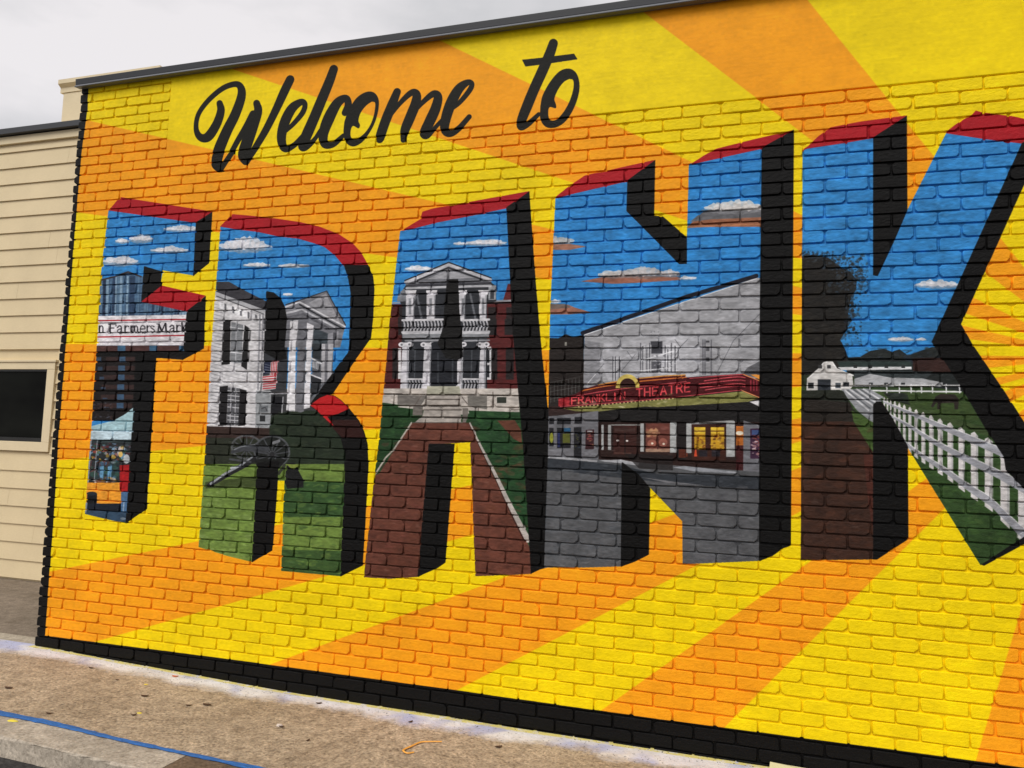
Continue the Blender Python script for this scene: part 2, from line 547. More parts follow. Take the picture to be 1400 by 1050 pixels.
# white frame house
R2.fill([(60, 330), (880, 330), (980, 620), (1100, 640), (1100, 1060), (20, 1060)], (60, 60, 62))
fill(cat(R1([(110, 640), (150, 650), (500, 780)]), R2([(540, 0), (535, 622), (60, 610)])), (208, 206, 208))
for i in range(46):
    y = 560 + i * 26
    off = 0
    R1.stroke([(100, y + 60), (190, y + 82)], (120, 120, 126), 4, .75, False, False)
    R1.stroke([(385, y + 120), (500, y + 150)], (135, 135, 140), 4, .6, False, False)
    if 1050 < y + 60 < 1330 or y + 60 > 1630:
        R1.stroke([(170, y + 60), (400, y + 115)], (140, 140, 146), 4, .55, False, False)
R1.fill([(140, 566), (232, 566), (330, 622), (515, 715), (515, 775), (480, 780), (140, 652)], (58, 57, 62))
R1.stroke([(140, 655), (490, 785)], (176, 176, 180), 26, 1, False); R1.stroke([(140, 672), (490, 805)], (70, 70, 74), 7, .9, False)
for i in range(6):
    xx0 = 165 + i * 56
    R1.fill([(xx0, 715 + i * 20), (xx0 + 34, 727 + i * 20), (xx0 + 34, 775 + i * 20), (xx0, 765 + i * 20)], (228, 227, 230))
    R1.fill([(xx0 + 36, 727 + i * 20), (xx0 + 50, 732 + i * 20), (xx0 + 50, 780 + i * 20), (xx0 + 36, 775 + i * 20)], (105, 105, 110))
fill(cat(R1([(192, 845), (246, 848)]), R2([(238, 150), (176, 156)])), (28, 27, 28))
fill(cat(R1([(250, 862), (336, 884)]), R2([(326, 146), (240, 132)])), (128, 130, 134))
for q in (0, 70):
    R2.stroke([(243, 60 - q * 2.6), (328, 72 - q * 2.6)], (210, 210, 214), 7, 1, False)
R2.stroke([(286, -160), (282, 135)], (190, 190, 194), 6, .8, False)
fill(cat(R1([(346, 884), (388, 912)]), R2([(366, 192), (324, 166)])), (30, 29, 30))
R2.fill([(164, 316), (226, 308), (214, 602), (152, 606)], (30, 28, 30))
R2.fill([(226, 320), (314, 328), (304, 602), (216, 602)], (92, 92, 96))
for yv in (345, 380, 410, 465, 530, 560):
    R2.stroke([(224, yv), (310, yv + 8)], (204, 204, 208), 6, 1, False)
for xv in (248, 282):
    R2.stroke([(xv, 322), (xv - 8, 600)], (190, 190, 196), 5, 1, False)
R2.fill([(312, 330), (362, 345), (352, 602), (300, 606)], (30, 28, 30)); R2.stroke([(165, 300), (270, 290), (362, 330)], (232, 231, 233), 13, 1, False)
R2.fill([(380, -200), (440, -190), (430, 612), (350, 612)], (214, 212, 214), .6)
for xv in (455, 478):
    fill(cat(R1([(xv, 800), (xv + 12, 805)]), R2([(xv - 2, 340), (xv - 16, 340)])), (130, 130, 136), .8)
# porch with tall columns
fill(cat(R1([(500, 780), (660, 760)]), R2([(665, 120), (655, 345), (480, 345)])), (52, 54, 58))
R1.fill([(650, 742), (752, 705), (950, 636), (1090, 888), (1050, 1050), (640, 1050)], (120, 120, 126))
R1.fill([(820, 722), (945, 652), (1052, 872), (960, 840)], (158, 157, 162)); R1.fill([(780, 735), (940, 690), (960, 830), (830, 765)], (138, 138, 142), .5)
R1.stroke([(645, 752), (752, 716), (1085, 896)], (206, 205, 209), 12, 1, False); R1.stroke([(752, 735), (1075, 915)], (40, 42, 46), 10, 1, False)
R1.stroke([(650, 735), (752, 702), (950, 634), (1090, 886)], (52, 50, 54), 9, 1, False)
R1.stroke([(650, 800), (770, 770), (1010, 900)], (195, 195, 200), 14, .9, False); R1.stroke([(655, 830), (780, 805), (960, 905)], (88, 88, 94), 16, .9, False)
fill(cat(R1([(682, 856), (745, 850)]), R2([(724, 0), (718, 505), (655, 490)])), (224, 222, 225))
fill(cat(R1([(745, 850), (808, 862)]), R2([(800, 0), (782, 505), (718, 505)])), (112, 112, 118))
fill(cat(R1([(808, 868), (858, 890)]), R2([(842, 0), (826, 470), (782, 480)])), (220, 218, 222))
fill(cat(R1([(858, 900), (965, 945)]), R2([(1000, 0), (995, 240), (830, 460)])), (96, 98, 104))
R1.fill([(855, 905), (960, 950), (960, 1050), (850, 1050)], (62, 70, 76)); R1.fill([(960, 950), (1040, 930), (1035, 1050), (955, 1050)], (140, 140, 146)); R1.fill([(1000, 940), (1016, 938), (1010, 1050), (994, 1050)], (80, 80, 86))
R2.fill([(845, 0), (912, 0), (905, 122), (842, 100)], (46, 50, 54)); R2.fill([(914, 0), (1000, 0), (985, 240), (910, 300)], (172, 171, 175))
R2.fill([(940, 0), (962, 0), (955, 280), (935, 280)], (108, 108, 114))
R2.stroke([(838, 106), (908, 146)], (222, 222, 225), 11, 1, False)
for i in range(6):
    R2.stroke([(845 + i * 11, 118 + i * 6), (844 + i * 11, 170 + i * 5)], (200, 200, 204), 5, 1, False)
R2.fill([(834, 232), (912, 262), (905, 330), (832, 400)], (44, 46, 50)); R2.stroke([(834, 228), (912, 258)], (214, 213, 217), 10, 1, False)
# black inner side of the letter's eye
fill(cat(R1([(510, 640), (560, 648), (610, 690), (640, 750), (656, 830), (650, 900)]), R2([(640, 20), (655, 110), (600, 120), (490, 60)]), R1([(500, 1000)])), BLK)
R2.fill([(430, 345), (545, 350), (535, 625), (425, 615)], (150, 153, 156)); R2.rect(462, 455, 520, 505, (110, 114, 118)); R2.rect(458, 528, 498, 572, (40, 42, 44))
R2.stroke([(475, 478), (500, 470), (510, 490)], (60, 60, 64), 9, 1, True)
R2.fill([(545, 388), (630, 392), (622, 515), (542, 515)], (28, 28, 32)); R2.stroke([(535, 366), (660, 362)], (210, 208, 212), 12, 1, False); R2.stroke([(630, 392), (622, 512)], (170, 170, 174), 8, 1, False)
# flag
R2.fill([(540, 126), (592, 126), (576, 332), (474, 346), (486, 238), (534, 232)], (205, 196, 198))
for i in range(4):
    R2.stroke([(549 + i * 12, 128), (543 + i * 12, 232)], (186, 50, 58), 6, 1, False)
for i in range(6):
    R2.stroke([(484, 246 + i * 17), (574, 238 + i * 17)], (186, 50, 58), 8, 1, False)
R2.fill([(492, 138), (540, 130), (534, 214), (486, 228)], (34, 40, 62))
for i in range(4):
    R2.stroke([(494, 150 + i * 20), (532, 160 + i * 18)], (140, 146, 160), 4, .8, False)
# ground, bushes, gun
R2.fill([(60, 606), (545, 622), (1090, 640), (1090, 800), (40, 800)], (54, 40, 36)); R2.fill([(40, 690), (550, 700), (550, 940), (30, 940)], (42, 46, 36))
R2.fill([(540, 545), (590, 520), (640, 505), (700, 498), (760, 506), (800, 490), (860, 492), (900, 510), (960, 560), (1060, 690), (1090, 800), (1090, 940), (530, 940), (530, 620)], (36, 46, 33))
R2.dabs(560, 500, 1060, 900, 130, 24, [(44, 56, 38), (28, 36, 26), (52, 58, 44), (38, 46, 34)], .5)
R2.fill([(60, 905), (240, 885), (640, 915), (1090, 925), (1090, 1060), (40, 1060)], (86, 104, 46))
R3.fill([(0, -30), (1100, -30), (1060, 800), (0, 700)], (106, 130, 60))
R3.fill([(640, 100), (1085, 100), (1070, 360), (620, 360)], (52, 80, 42)); R3.fill([(600, 600), (1070, 610), (1060, 800), (600, 770)], (58, 84, 42))
R3.dabs(10, 150, 420, 680, 170, 26, [(126, 150, 78), (90, 114, 52), (110, 136, 62), (140, 162, 98)], .45, .35)
R3.dabs(620, 60, 1080, 780, 200, 26, [(106, 132, 60), (76, 104, 50), (60, 88, 44), (120, 142, 70)], .45, .35)
R3.fill([(60, 100), (440, 60), (440, 140), (60, 150)], (46, 54, 30), .7)
for (cx, cy, rx, ry, c) in ((362, 762, 108, 86, (96, 98, 102)), (548, 796, 128, 116, (88, 90, 95))):
    ring = ell(cx, cy, rx, ry, 28)
    if rx > 120:
        R2.fill(ring, (26, 28, 28), .8)
    R2.stroke([tuple(q) for q in ring] + [tuple(ring[0])], c, 14, 1, True)
    for kk in range(12):
        a = kk * math.pi / 6
        R2.stroke([(cx, cy + 20), (cx + rx * .93 * math.cos(a), cy + ry * .93 * math.sin(a))], (78, 80, 85), 8, .9, False)
    R2.ell(cx, cy + 18, 20, 18, (40, 40, 42))
R2.stroke([(255, 800, 20), (320, 772, 42), (420, 766, 52), (500, 780, 50)], (62, 64, 68)); R2.stroke([(270, 780, 8), (330, 756, 10), (420, 744, 10)], (122, 125, 130))
R2.stroke([(560, 730), (600, 715)], (120, 122, 126), 22)
R2.stroke([(410, 850, 46), (330, 900, 44), (240, 950, 40), (140, 1010, 36), (85, 1042, 26)], (34, 34, 36)); R2.stroke([(400, 836, 12), (300, 905, 14), (200, 960, 16), (100, 1030, 16)], (150, 154, 160))
R2.stroke([(250, 915), (290, 905)], (170, 174, 180), 16); R2.stroke([(240, 850), (390, 870)], (70, 72, 76), 14)
R2.fill([(420, 850), (660, 850), (600, 920), (440, 920)], (22, 23, 22), .9)
R3.fill([(660, -40), (715, -40), (745, 20), (782, 90), (782, 142), (660, 152), (640, 100)], (24, 25, 25)); R3.stroke([(640, -20), (600, 40)], (40, 40, 40), 22, .8); R3.fill([(650, -30), (760, -25), (700, 10)], (124, 140, 62))
set_clip(None)
fill(cat(R1([(258, 72), (400, 84), (540, 100), (750, 130), (900, 165), (1040, 220), (1140, 285), (1200, 350), (1235, 410), (1256, 445), (1080, 450), (1020, 375), (940, 310), (860, 280), (740, 245), (600, 230), (440, 195), (300, 180), (170, 160)])), RED)
fill(cat(R1([(1082, 446), (1256, 445), (1290, 530), (1300, 620), (1290, 850), (1275, 980)]), R2([(1240, 5), (1165, 110), (1000, 358), (920, 400), (830, 445), (1055, 140), (1112, 66), (1120, 0)]), R1([(1130, 650), (1115, 550)])), BLK)
fill(cat(R2([(830, 452), (900, 398), (955, 376), (1010, 386), (1060, 420), (1115, 478), (1190, 570), (1225, 650), (1250, 740), (1256, 850)]), R3([(1255, 0), (1215, 715), (1055, 797), (1085, 0)]), R2([(1085, 800), (1060, 700), (960, 560), (880, 492)])), BLK)
R2.fill([(940, 560), (1180, 560), (1235, 690), (1060, 690)], (62, 26, 22), .7)
R2.fill([(826, 452), (900, 398), (955, 376), (1010, 386), (1060, 420), (1116, 478), (1040, 515), (958, 535), (1010, 612), (930, 540), (880, 492)], (186, 30, 34))
fill(cat(R2([(440, 880), (600, 860), (588, 1000)]), R3([(575, 300), (550, 605), (403, 692), (440, 0)])), BLK)

# ================= letter A
face = cat(A1([(285, 330), (315, 318), (520, 270), (1015, 170), (1060, 1045)]), A2([(1070, 0), (1130, 890)]), A3([(1170, 700), (1182, 922), (1000, 932), (800, 938), (765, 22), (490, 40), (415, 942), (220, 956), (38, 946), (110, 250), (140, 20)]), A2([(165, 560), (215, 0)]))
set_clip([face])
fill(face, BLU)
A2.fill([(0, 552), (1400, 552), (1400, 1900), (0, 1900)], (36, 66, 36))
A1.cloud(745, 378, 1000, 428, 8); A1.cloud(325, 562, 512, 602, 6); A1.cloud(660, 400, 740, 425, 4)
fill(cat(A1([(225, 830), (330, 828)]), A2([(300, 460), (170, 460)])), (82, 33, 32)); fill(cat(A1([(868, 812), (1062, 806)]), A2([(1090, 460), (872, 460)])), (86, 33, 33))
A1.fill([(1022, 692), (1048, 690), (1052, 806), (990, 806), (1000, 772)], (96, 34, 36)); A1.stroke([(232, 822), (330, 818)], (150, 148, 152), 9, 1, False); A1.stroke([(868, 812), (1060, 806)], (150, 150, 156), 14, 1, False); A1.stroke([(868, 826), (1060, 820)], (48, 44, 48), 8, 1, False)
for q in ((272, 850, 300, 1040), (885, 850, 940, 1040), (1010, 850, 1050, 1040)):
    A1.rect(*q, (36, 33, 34), .9)
for q in ((232, 180, 270, 390), (905, 180, 950, 395), (1008, 175, 1062, 395), (1000, -20, 1066, 90), (880, -20, 945, 90)):
    A2.rect(*q, (34, 32, 33), .92)
A2.rect(272, 180, 292, 390, (214, 212, 214)); A2.rect(868, 170, 908, 395, (212, 210, 213)); A2.rect(876, 190, 896, 280, (40, 42, 46)); A2.rect(876, 296, 896, 380, (40, 42, 46))
# portico
fill(cat(A1([(268, 770), (300, 735), (330, 690), (905, 680), (940, 705), (944, 810), (880, 830)]), A2([(880, 470), (290, 470)]), A1([(300, 850)])), (46, 48, 53))
A1.fill([(270, 760), (310, 725), (330, 740), (325, 810), (265, 812)], (120, 122, 128)); A1.fill([(890, 705), (942, 700), (940, 800), (890, 800)], (150, 152, 156)); A1.rect(902, 730, 928, 795, (60, 62, 68))
A1.fill([(316, 672), (618, 546), (908, 654), (905, 690), (320, 697)], (112, 113, 119))
A1.fill([(470, 660), (615, 592), (790, 650)], (160, 160, 165)); A1.stroke([(322, 683), (618, 560), (904, 664)], (198, 197, 202), 20, 1, False); A1.stroke([(318, 668), (618, 543), (908, 650)], (40, 38, 42), 8, 1, False)
A1.stroke([(395, 672), (615, 580), (845, 660)], (44, 44, 48), 10, 1, False); A1.stroke([(330, 700), (905, 684)], (60, 60, 66), 14, 1, False); A1.stroke([(330, 720), (905, 704)], (178, 178, 183), 16, 1, False); A1.stroke([(615, 590), (618, 660)], (58, 58, 62), 8, 1, False)
for (x0, x1) in ((326, 385), (468, 528), (688, 732), (826, 880)):
    A1.fill([(x0 - 6, 735), (x1 + 12, 733), (x1 + 4, 765), (x0, 768)], (226, 224, 228))
    A1.fill([(x0, 760), (x1, 758), (x1 - 8, 945), (x0 - 2, 945)], (208, 206, 211)); A1.rect(x0 + 18, 790, x0 + 36, 900, (120, 122, 128), .8); A1.rect(x1 - 10, 770, x1 - 2, 940, (110, 112, 118), .6)
for xa, xb in ((400, 432), (765, 800)):
    A1.stroke([(xa, 760), (xb, 930)], (110, 112, 118), 14, .8, False)
for (x0, x1) in ((302, 578), (706, 894)):
    A1.stroke([(x0, 940), (x1, 934)], (214, 212, 216), 14, 1, False); A1.stroke([(x0, 1022), (x1, 1018)], (196, 195, 200), 16, 1, False)
    for xv in np.arange(x0 + 10, x1, 23):
        A1.stroke([(xv, 945), (xv + 6, 975), (xv - 2, 1015)], (200, 199, 204), 11, 1, True)
    A2.rect(x0, 78, x1, 112, (140, 142, 147)); A2.stroke([(x0, 80), (x1, 78)], (206, 206, 210), 8, 1, False); A2.stroke([(x0 + 20, 130), (x1, 126)], (150, 150, 155), 12, 1, False)
for (x0, x1) in ((298, 345), (448, 500), (678, 716), (832, 872)):
    A2.ell(x0 - 2, 156, 22, 17, (222, 220, 224)); A2.ell(x1 + 4, 154, 22, 17, (222, 220, 224)); A2.rect(x0 - 4, 142, x1 + 4, 166, (224, 222, 226)); A2.ell(x0 - 2, 157, 8, 7, (110, 110, 116)); A2.ell(x1 + 4, 155, 8, 7, (110, 110, 116))
    A2.fill([(x0 + 2, 165), (x1, 165), (x1 - 4, 470), (x0 - 12, 470)], (208, 206, 211)); A2.rect(x1 - 14, 170, x1 - 4, 465, (130, 132, 138), .7)
for (x0, x1) in ((340, 436), (718, 834)):
    A2.stroke([(x0, 392), (x1, 392)], (214, 212, 216), 12, 1, False); A2.stroke([(x0, 468), (x1, 468)], (190, 190, 195), 12, 1, False)
    for xv in np.arange(x0 + 8, x1, 21):
        A2.stroke([(xv, 395), (xv + 6, 425), (xv - 2, 465)], (196, 195, 200), 10, 1, True)
    A2.stroke([((x0 + x1) / 2, 190), ((x0 + x1) / 2 - 4, 380)], (88, 92, 98), 7, .8, False)
A2.fill([(500, 140), (676, 140), (676, 435), (490, 435)], (36, 38, 44)); A2.rect(540, 210, 550, 425, (70, 74, 80), .8); A2.rect(640, 210, 650, 425, (70, 74, 80), .8)
fill(cat(A1([(606, 660), (682, 658), (690, 850), (706, 1045)]), A2([(716, 240), (680, 262), (600, 250), (540, 150), (572, 60)]), A1([(578, 1000), (592, 800)])), (20, 19, 19))
# stone base and steps
A2.fill([(172, 456), (1095, 456), (1102, 628), (750, 640), (165, 570)], (196, 188, 180)); A2.rect(948, 515, 1012, 556, (48, 52, 46))
A2.fill([(268, 500), (470, 505), (430, 570), (268, 575)], (118, 113, 108)); A2.fill([(748, 505), (880, 505), (880, 600), (748, 575)], (120, 116, 110)); A2.fill([(470, 440), (690, 440), (700, 500), (465, 505)], (170, 168, 150))
A2.fill([(375, 580), (440, 580), (440, 640), (370, 640)], (110, 104, 98)); A2.fill([(712, 590), (750, 590), (752, 690), (712, 690)], (120, 114, 108))
A2.fill([(462, 500), (692, 500), (704, 700), (370, 700), (440, 640)], (178, 170, 162))
for y, x0, x1 in ((500, 465, 690), (530, 470, 690), (570, 440, 700), (602, 436, 704), (650, 400, 752), (690, 360, 756)):
    A2.stroke([(x0, y), (x1, y)], (92, 84, 78), 8, 1, False)
for p, q in (((268, 575), (430, 572)), ((172, 490), (300, 492)), ((430, 505), (388, 570)), ((705, 510), (745, 560)), ((880, 500), (1095, 505)), ((920, 480), (918, 590)), ((1040, 600), (1100, 600)), ((820, 580), (820, 625))):
    A2.stroke([p, q], (100, 90, 84), 6, .9, False)
A2.fill([(290, 690), (350, 660), (360, 690), (320, 700)], (190, 184, 176))
# lawn and brick path
A2.fill([(120, 556), (270, 566), (270, 640), (372, 640), (372, 700), (340, 740), (40, 1060)], (34, 62, 34))
A2.fill([(752, 606), (1110, 618), (1140, 1060), (850, 1000)], (36, 68, 38))
A3.fill([(60, 0), (200, 0), (150, 300), (30, 960)], (34, 62, 34))
A2.fill([(166, 552), (260, 565), (268, 600), (365, 620), (365, 700), (120, 1050), (60, 1050)], (34, 62, 34)); fill(cat(A2([(752, 626), (1104, 618), (1135, 900)]), A3([(1175, 760), (700, 20)])), (36, 68, 38))
A2.dabs(140, 570, 340, 900, 60, 16, [(46, 80, 44), (28, 50, 28), (56, 92, 48)], .5); A2.dabs(780, 630, 1120, 1000, 120, 16, [(46, 82, 46), (28, 54, 32), (62, 104, 56)], .5); A3.dabs(900, 60, 1140, 520, 80, 16, [(46, 82, 46), (28, 54, 32)], .5)
A2.fill([(950, 675), (1070, 672), (1112, 740), (1118, 830), (1060, 800)], (96, 58, 44))
PATH = (100, 58, 46)
fill(cat(A2([(360, 692), (758, 692), (915, 1040)]), A3([(1040, 460), (1170, 740), (1190, 930), (30, 960), (105, 250)]), A2([(140, 1040)])), PATH)
A3.dabs(60, 20, 480, 930, 130, 30, [(112, 66, 52), (84, 46, 38), (92, 54, 40), (108, 58, 50)], .4, .4); A3.dabs(780, 40, 1170, 920, 110, 30, [(112, 66, 52), (86, 48, 38), (96, 56, 38)], .4, .4); A2.dabs(330, 700, 800, 1000, 70, 30, [(112, 66, 52), (86, 48, 40)], .4, .4)
A3.fill([(300, 700), (480, 400), (440, 942), (60, 946)], (78, 44, 30), .25)
stroke(cat(A2([(362, 690), (245, 870)]), A3([(185, 130), (112, 245)])), (176, 168, 158), 2.2, 1, False)
A3.stroke([(640, -120, 12), (815, 0, 14)], PATH, None, 0)
sp = [(A2([(762, 692)])[0], 2.0), (A3([(812, 0)])[0], 2.6), (A3([(925, 220)])[0], 4.2), (A3([(1035, 450)])[0], 6.0), (A3([(1160, 690)])[0], 8.0)]
stroke([(q[0], q[1], w) for q, w in sp], (178, 170, 164), None, 1, False)
stroke([(q[0] - w * .62, q[1] + w * .2, w * .22) for q, w in sp], (58, 34, 28), None, 1, False)
set_clip(None)
A1.fill([(300, 326), (425, 250), (440, 200), (505, 180), (800, 126), (1166, 60), (1015, 172), (760, 224), (520, 272), (400, 303)], RED)
fill(cat(A1([(1015, 170), (1166, 60), (1200, 560), (1240, 1048)]), A2([(1264, 330), (1290, 580), (1312, 650)]), A3([(1308, 60), (1300, 200), (1290, 878), (1240, 890), (1182, 922), (1170, 700), (1125, 0)]), A1([(1060, 1045)])), BLK)
A3.fill([(484, 37), (656, 34), (620, 500), (592, 845), (540, 880), (408, 943)], BLK)

# ================= letter N
face = cat(N1([(75, 390), (460, 300), (455, 460), (600, 605), (735, 742), (770, 740), (785, 210), (1175, 125), (1165, 1045)]), N6([(1160, 570), (950, 580), (752, 588), (750, 360), (520, 120), (430, 50), (425, 600), (230, 606), (15, 607), (35, 20)]), N1([(45, 1045)]))
set_clip([face])
fill(face, (48, 132, 200))
N1.fill([(775, 545), (860, 470), (1000, 452), (1170, 450), (1170, 545)], (150, 98, 72)); N1.fill([(790, 520), (860, 462), (960, 440), (1170, 430), (1170, 495), (900, 505)], (98, 98, 102)); N1.cloud(870, 392, 1180, 470, 10, (216, 212, 208), (130, 130, 134)); N1.stroke([(780, 548), (900, 540), (1170, 530)], (180, 120, 84), 8, .8)
N1.cloud(40, 582, 160, 640, 6, (190, 190, 190), (110, 112, 118)); N1.fill([(50, 640), (150, 636), (240, 650), (150, 668), (50, 668)], (170, 108, 78), .9)
N1.fill([(210, 836), (330, 812), (520, 806), (740, 812), (735, 828), (520, 842), (380, 848), (300, 842)], (156, 96, 74), .95); N1.cloud(315, 772, 480, 815, 6, (206, 200, 196), (120, 108, 106)); N1.cloud(430, 745, 650, 815, 7, (190, 186, 186), (120, 108, 106)); N1.cloud(640, 765, 730, 812, 5, (206, 200, 200), (120, 108, 106)); N1.cloud(735, 805, 815, 825, 4)
N1.fill([(40, 955), (140, 958), (180, 975), (265, 1000), (150, 1010), (40, 1010)], (160, 104, 82), .95); N1.fill([(40, 955), (130, 955), (160, 975), (40, 985)], (110, 98, 92), .9); N1.cloud(52, 925, 95, 952, 3)
# dark shop front and pale theatre wall
N4.fill([(30, 60), (1400, 60), (2200, 60), (2200, 1100), (20, 1100)], (40, 34, 32))
fill(N6([(0, 12), (1170, 60), (1170, 720), (0, 720)]), (86, 87, 90))
N2.fill([(80, 575), (165, 578), (230, 535), (300, 565), (405, 545), (410, 1060), (70, 1060)], (36, 30, 28)); N2.rect(225, 615, 245, 650, (140, 138, 130))
fill(cat(N2([(408, 545), (1000, 350), (1400, 220)]), N3([(930, 0), (985, 0), (985, 960), (0, 1000)]), N2([(700, 1050), (405, 1050)])), (160, 160, 164))
N2.fill([(600, 620), (1400, 560), (1400, 960), (640, 980), (560, 800)], (196, 196, 202), .45); N3.fill([(0, 560), (400, 560), (390, 960), (0, 960)], (202, 202, 208), .5); N2.fill([(410, 600), (560, 620), (560, 960), (410, 1050)], (118, 118, 124), .5); N3.fill([(850, 860), (980, 790), (980, 960), (800, 930)], (70, 70, 74), .7)
stroke(cat(N2([(395, 528), (960, 330), (1390, 180)]), N3([(940, -20)])), (24, 25, 36), 5.6, 1, False)
stroke(cat(N2([(415, 545), (1000, 350), (1320, 245)]), N3([(690, 85), (940, 8)])), (226, 226, 230), 1.2, 1, False)
N2.rect(1046, 606, 1160, 725, (66, 66, 72)); N2.rect(1046, 800, 1150, 900, (92, 92, 98))
for i, xv in enumerate((945, 965, 1005, 1030, 1180, 1205, 1240, 1275)):
    N2.rect(xv, 620 + (i % 3) * 30, xv + 12, 900, (92, 92, 98), .8); N2.rect(xv + 14, 640, xv + 24, 900, (216, 216, 220), .7)
for xv in (680, 705, 742):
    N2.rect(xv, 750, xv + 10, 980, (84, 84, 90), .85); N2.rect(xv + 11, 760, xv + 20, 980, (212, 212, 216), .7)
N2.stroke([(960, 790), (1100, 750), (1270, 700)], (226, 226, 230), 12, .9); N2.stroke([(950, 890), (1120, 872), (1240, 860)], (226, 226, 230), 12, .9); N2.stroke([(1270, 770), (1330, 660), (1400, 590)], (90, 90, 96), 6, .8, False); N2.stroke([(1280, 590), (1335, 665)], (90, 90, 96), 6, .8, False)
N2.dabs(1080, 730, 1290, 890, 40, 9, [(230, 230, 234), (90, 90, 96), (200, 200, 204)], .9); N2.dabs(1040, 480, 1220, 545, 12, 9, [(80, 80, 84), (130, 130, 134)], .8, .6)
for xv in (420, 440, 500):
    N3.rect(xv, 590, xv + 14, 930, (100, 100, 106), .8)
N3.rect(456, 600, 490, 620, (70, 70, 74)); N3.rect(456, 660, 490, 700, (80, 80, 84)); N3.rect(456, 760, 490, 800, (80, 80, 84))
for l in ([(820, 700), (872, 772)], [(900, 730), (760, 900)], [(600, 820), (430, 1020)]):
    N2.stroke(l, (96, 96, 102), 6, .8, False)
N2.stroke([(520, 920), (430, 1025)], (216, 216, 220), 7, .9, False)
N3.stroke([(975, 340), (720, 600), (570, 890)], (84, 84, 90), 6, .8, False)
# grille left
for i in range(9):
    N4.stroke([(92 + i * 34, 165 - i * 6), (90 + i * 34, 360 - i * 14)], (126, 130, 128), 4, .6, False)
for y in (160, 210, 250, 320):
    N4.stroke([(85, y), (370, y - 52)], (120, 124, 122), 4, .55, False)
N4.fill([(60, 390), (180, 380), (400, 430), (390, 470), (60, 480)], (50, 34, 32))
# marquee
fill(cat(N4([(165, 312), (330, 272), (400, 226), (540, 182), (720, 150), (940, 118), (1380, 86)]), N5([(260, 112), (560, 92), (810, 76), (985, 150), (985, 320), (960, 305), (800, 240), (0, 325)]), N4([(580, 375), (200, 402), (165, 390)])), (70, 15, 20))
N4.fill([(165, 315), (270, 300), (270, 380), (165, 388)], (150, 34, 42)); N4.dabs(170, 315, 268, 385, 16, 14, [(190, 60, 66), (100, 20, 26)], .8, .4)
ORL = (214, 120, 52)
stroke(cat(N4([(390, 240), (560, 205), (720, 180)])), ORL, 1.3, 1, False); stroke(cat(N4([(540, 182), (720, 152)])), (222, 150, 70), 1.5, 1, False); stroke(cat(N4([(940, 150), (1180, 128), (1390, 110)]), N5([(230, 120)])), ORL, 1.4, 1, False); stroke(cat(N4([(940, 120), (1180, 98), (1380, 88)]), N5([(220, 98)])), (226, 160, 78), 1.6, 1, False)
N5.fill([(880, 85), (975, 85), (980, 140), (930, 110)], (232, 150, 60)); N5.stroke([(810, 82), (980, 150)], (236, 150, 90), 8, 1, False); N5.stroke([(800, 238), (965, 304)], (236, 160, 100), 8, 1, False)
PNK = (206, 84, 92)
stroke(cat(N4([(340, 288), (560, 250), (900, 205), (1390, 152)]), N5([(260, 145)])), PNK, .9, 1, False); stroke(cat(N4([(180, 392), (600, 360), (1000, 328), (1390, 290)]), N5([(800, 232)])), PNK, .9, 1, False)
for y0, x0 in ((145, 440), (175, 390), (210, 400), (232, 450)):
    N5.stroke([(x0, y0), (640, y0 - 28), (770, y0 - 38), (830, y0 - 30)], PNK, 9, 1, True)
N5.stroke([(300, 122), (560, 98), (800, 84)], PNK, 7, 1, False)
for xv in (885, 915, 942):
    N5.stroke([(xv, 140), (xv, 235)], (150, 48, 60), 12, .9, False)
N4.fill(np.vstack([ell(826, 200, 112, 118, 30)[15:], [(940, 210), (712, 215)]]), (206, 184, 96)); N4.fill(np.vstack([ell(826, 200, 76, 80, 30)[15:], [(905, 208), (748, 212)]]), (48, 24, 22))
NEON = (214, 74, 80)
block_text(N4, 'FRANKLIN', (292, 368), (822, 316), 62, 66, NEON, 14)
block_text(N4, 'THEATRE', (912, 302), (1450, 244), 78, 84, NEON, 14)
fill(cat(N4([(195, 405), (580, 380), (1000, 340), (1395, 300)]), N5([(800, 246), (960, 310), (860, 345), (800, 350), (0, 396)]), N4([(760, 412), (560, 440), (330, 436)])), (126, 124, 70))
N4.dabs(300, 330, 1400, 420, 60, 22, [(200, 192, 160), (120, 122, 66), (170, 160, 110)], .5, .3); N5.dabs(0, 270, 800, 380, 40, 22, [(176, 172, 120), (112, 114, 62)], .5, .3)
for i in range(26):
    N4.ell(360 + i * 36, 392 - i * 3.1, 8, 7, (236, 206, 140), .8)
N5.fill([(865, 346), (966, 332), (968, 392)], (206, 204, 206))
# shop fronts below
N4.fill([(60, 486), (400, 452), (548, 432), (548, 905), (55, 868)], (112, 112, 117))
for q in ((75, 500, 122, 560), (150, 500, 282, 560), (318, 490, 388, 556), (75, 595, 118, 772), (150, 595, 282, 790), (312, 588, 385, 890)):
    N4.rect(*q, (34, 34, 38))
N4.ell(98, 690, 18, 50, (140, 142, 50)); N4.rect(205, 650, 275, 740, (96, 100, 40), .9); N4.rect(215, 596, 280, 630, (40, 86, 120)); N4.rect(155, 640, 180, 780, (40, 48, 96), .8); N4.dabs(318, 640, 378, 800, 20, 10, [(110, 112, 46), (60, 60, 50), (40, 60, 80)], .8)
N4.fill([(425, 615), (506, 610), (504, 800), (422, 800)], (54, 28, 32)); N4.dabs(440, 640, 492, 770, 24, 12, [(170, 120, 90), (190, 90, 90), (110, 60, 60)], .8); N4.rect(440, 622, 490, 634, (170, 168, 170))
fill(cat(N4([(546, 440), (760, 412), (1000, 392)]), N5([(0, 396), (870, 345), (975, 395), (985, 540), (0, 560)]), N4([(545, 545)])), (27, 25, 25))
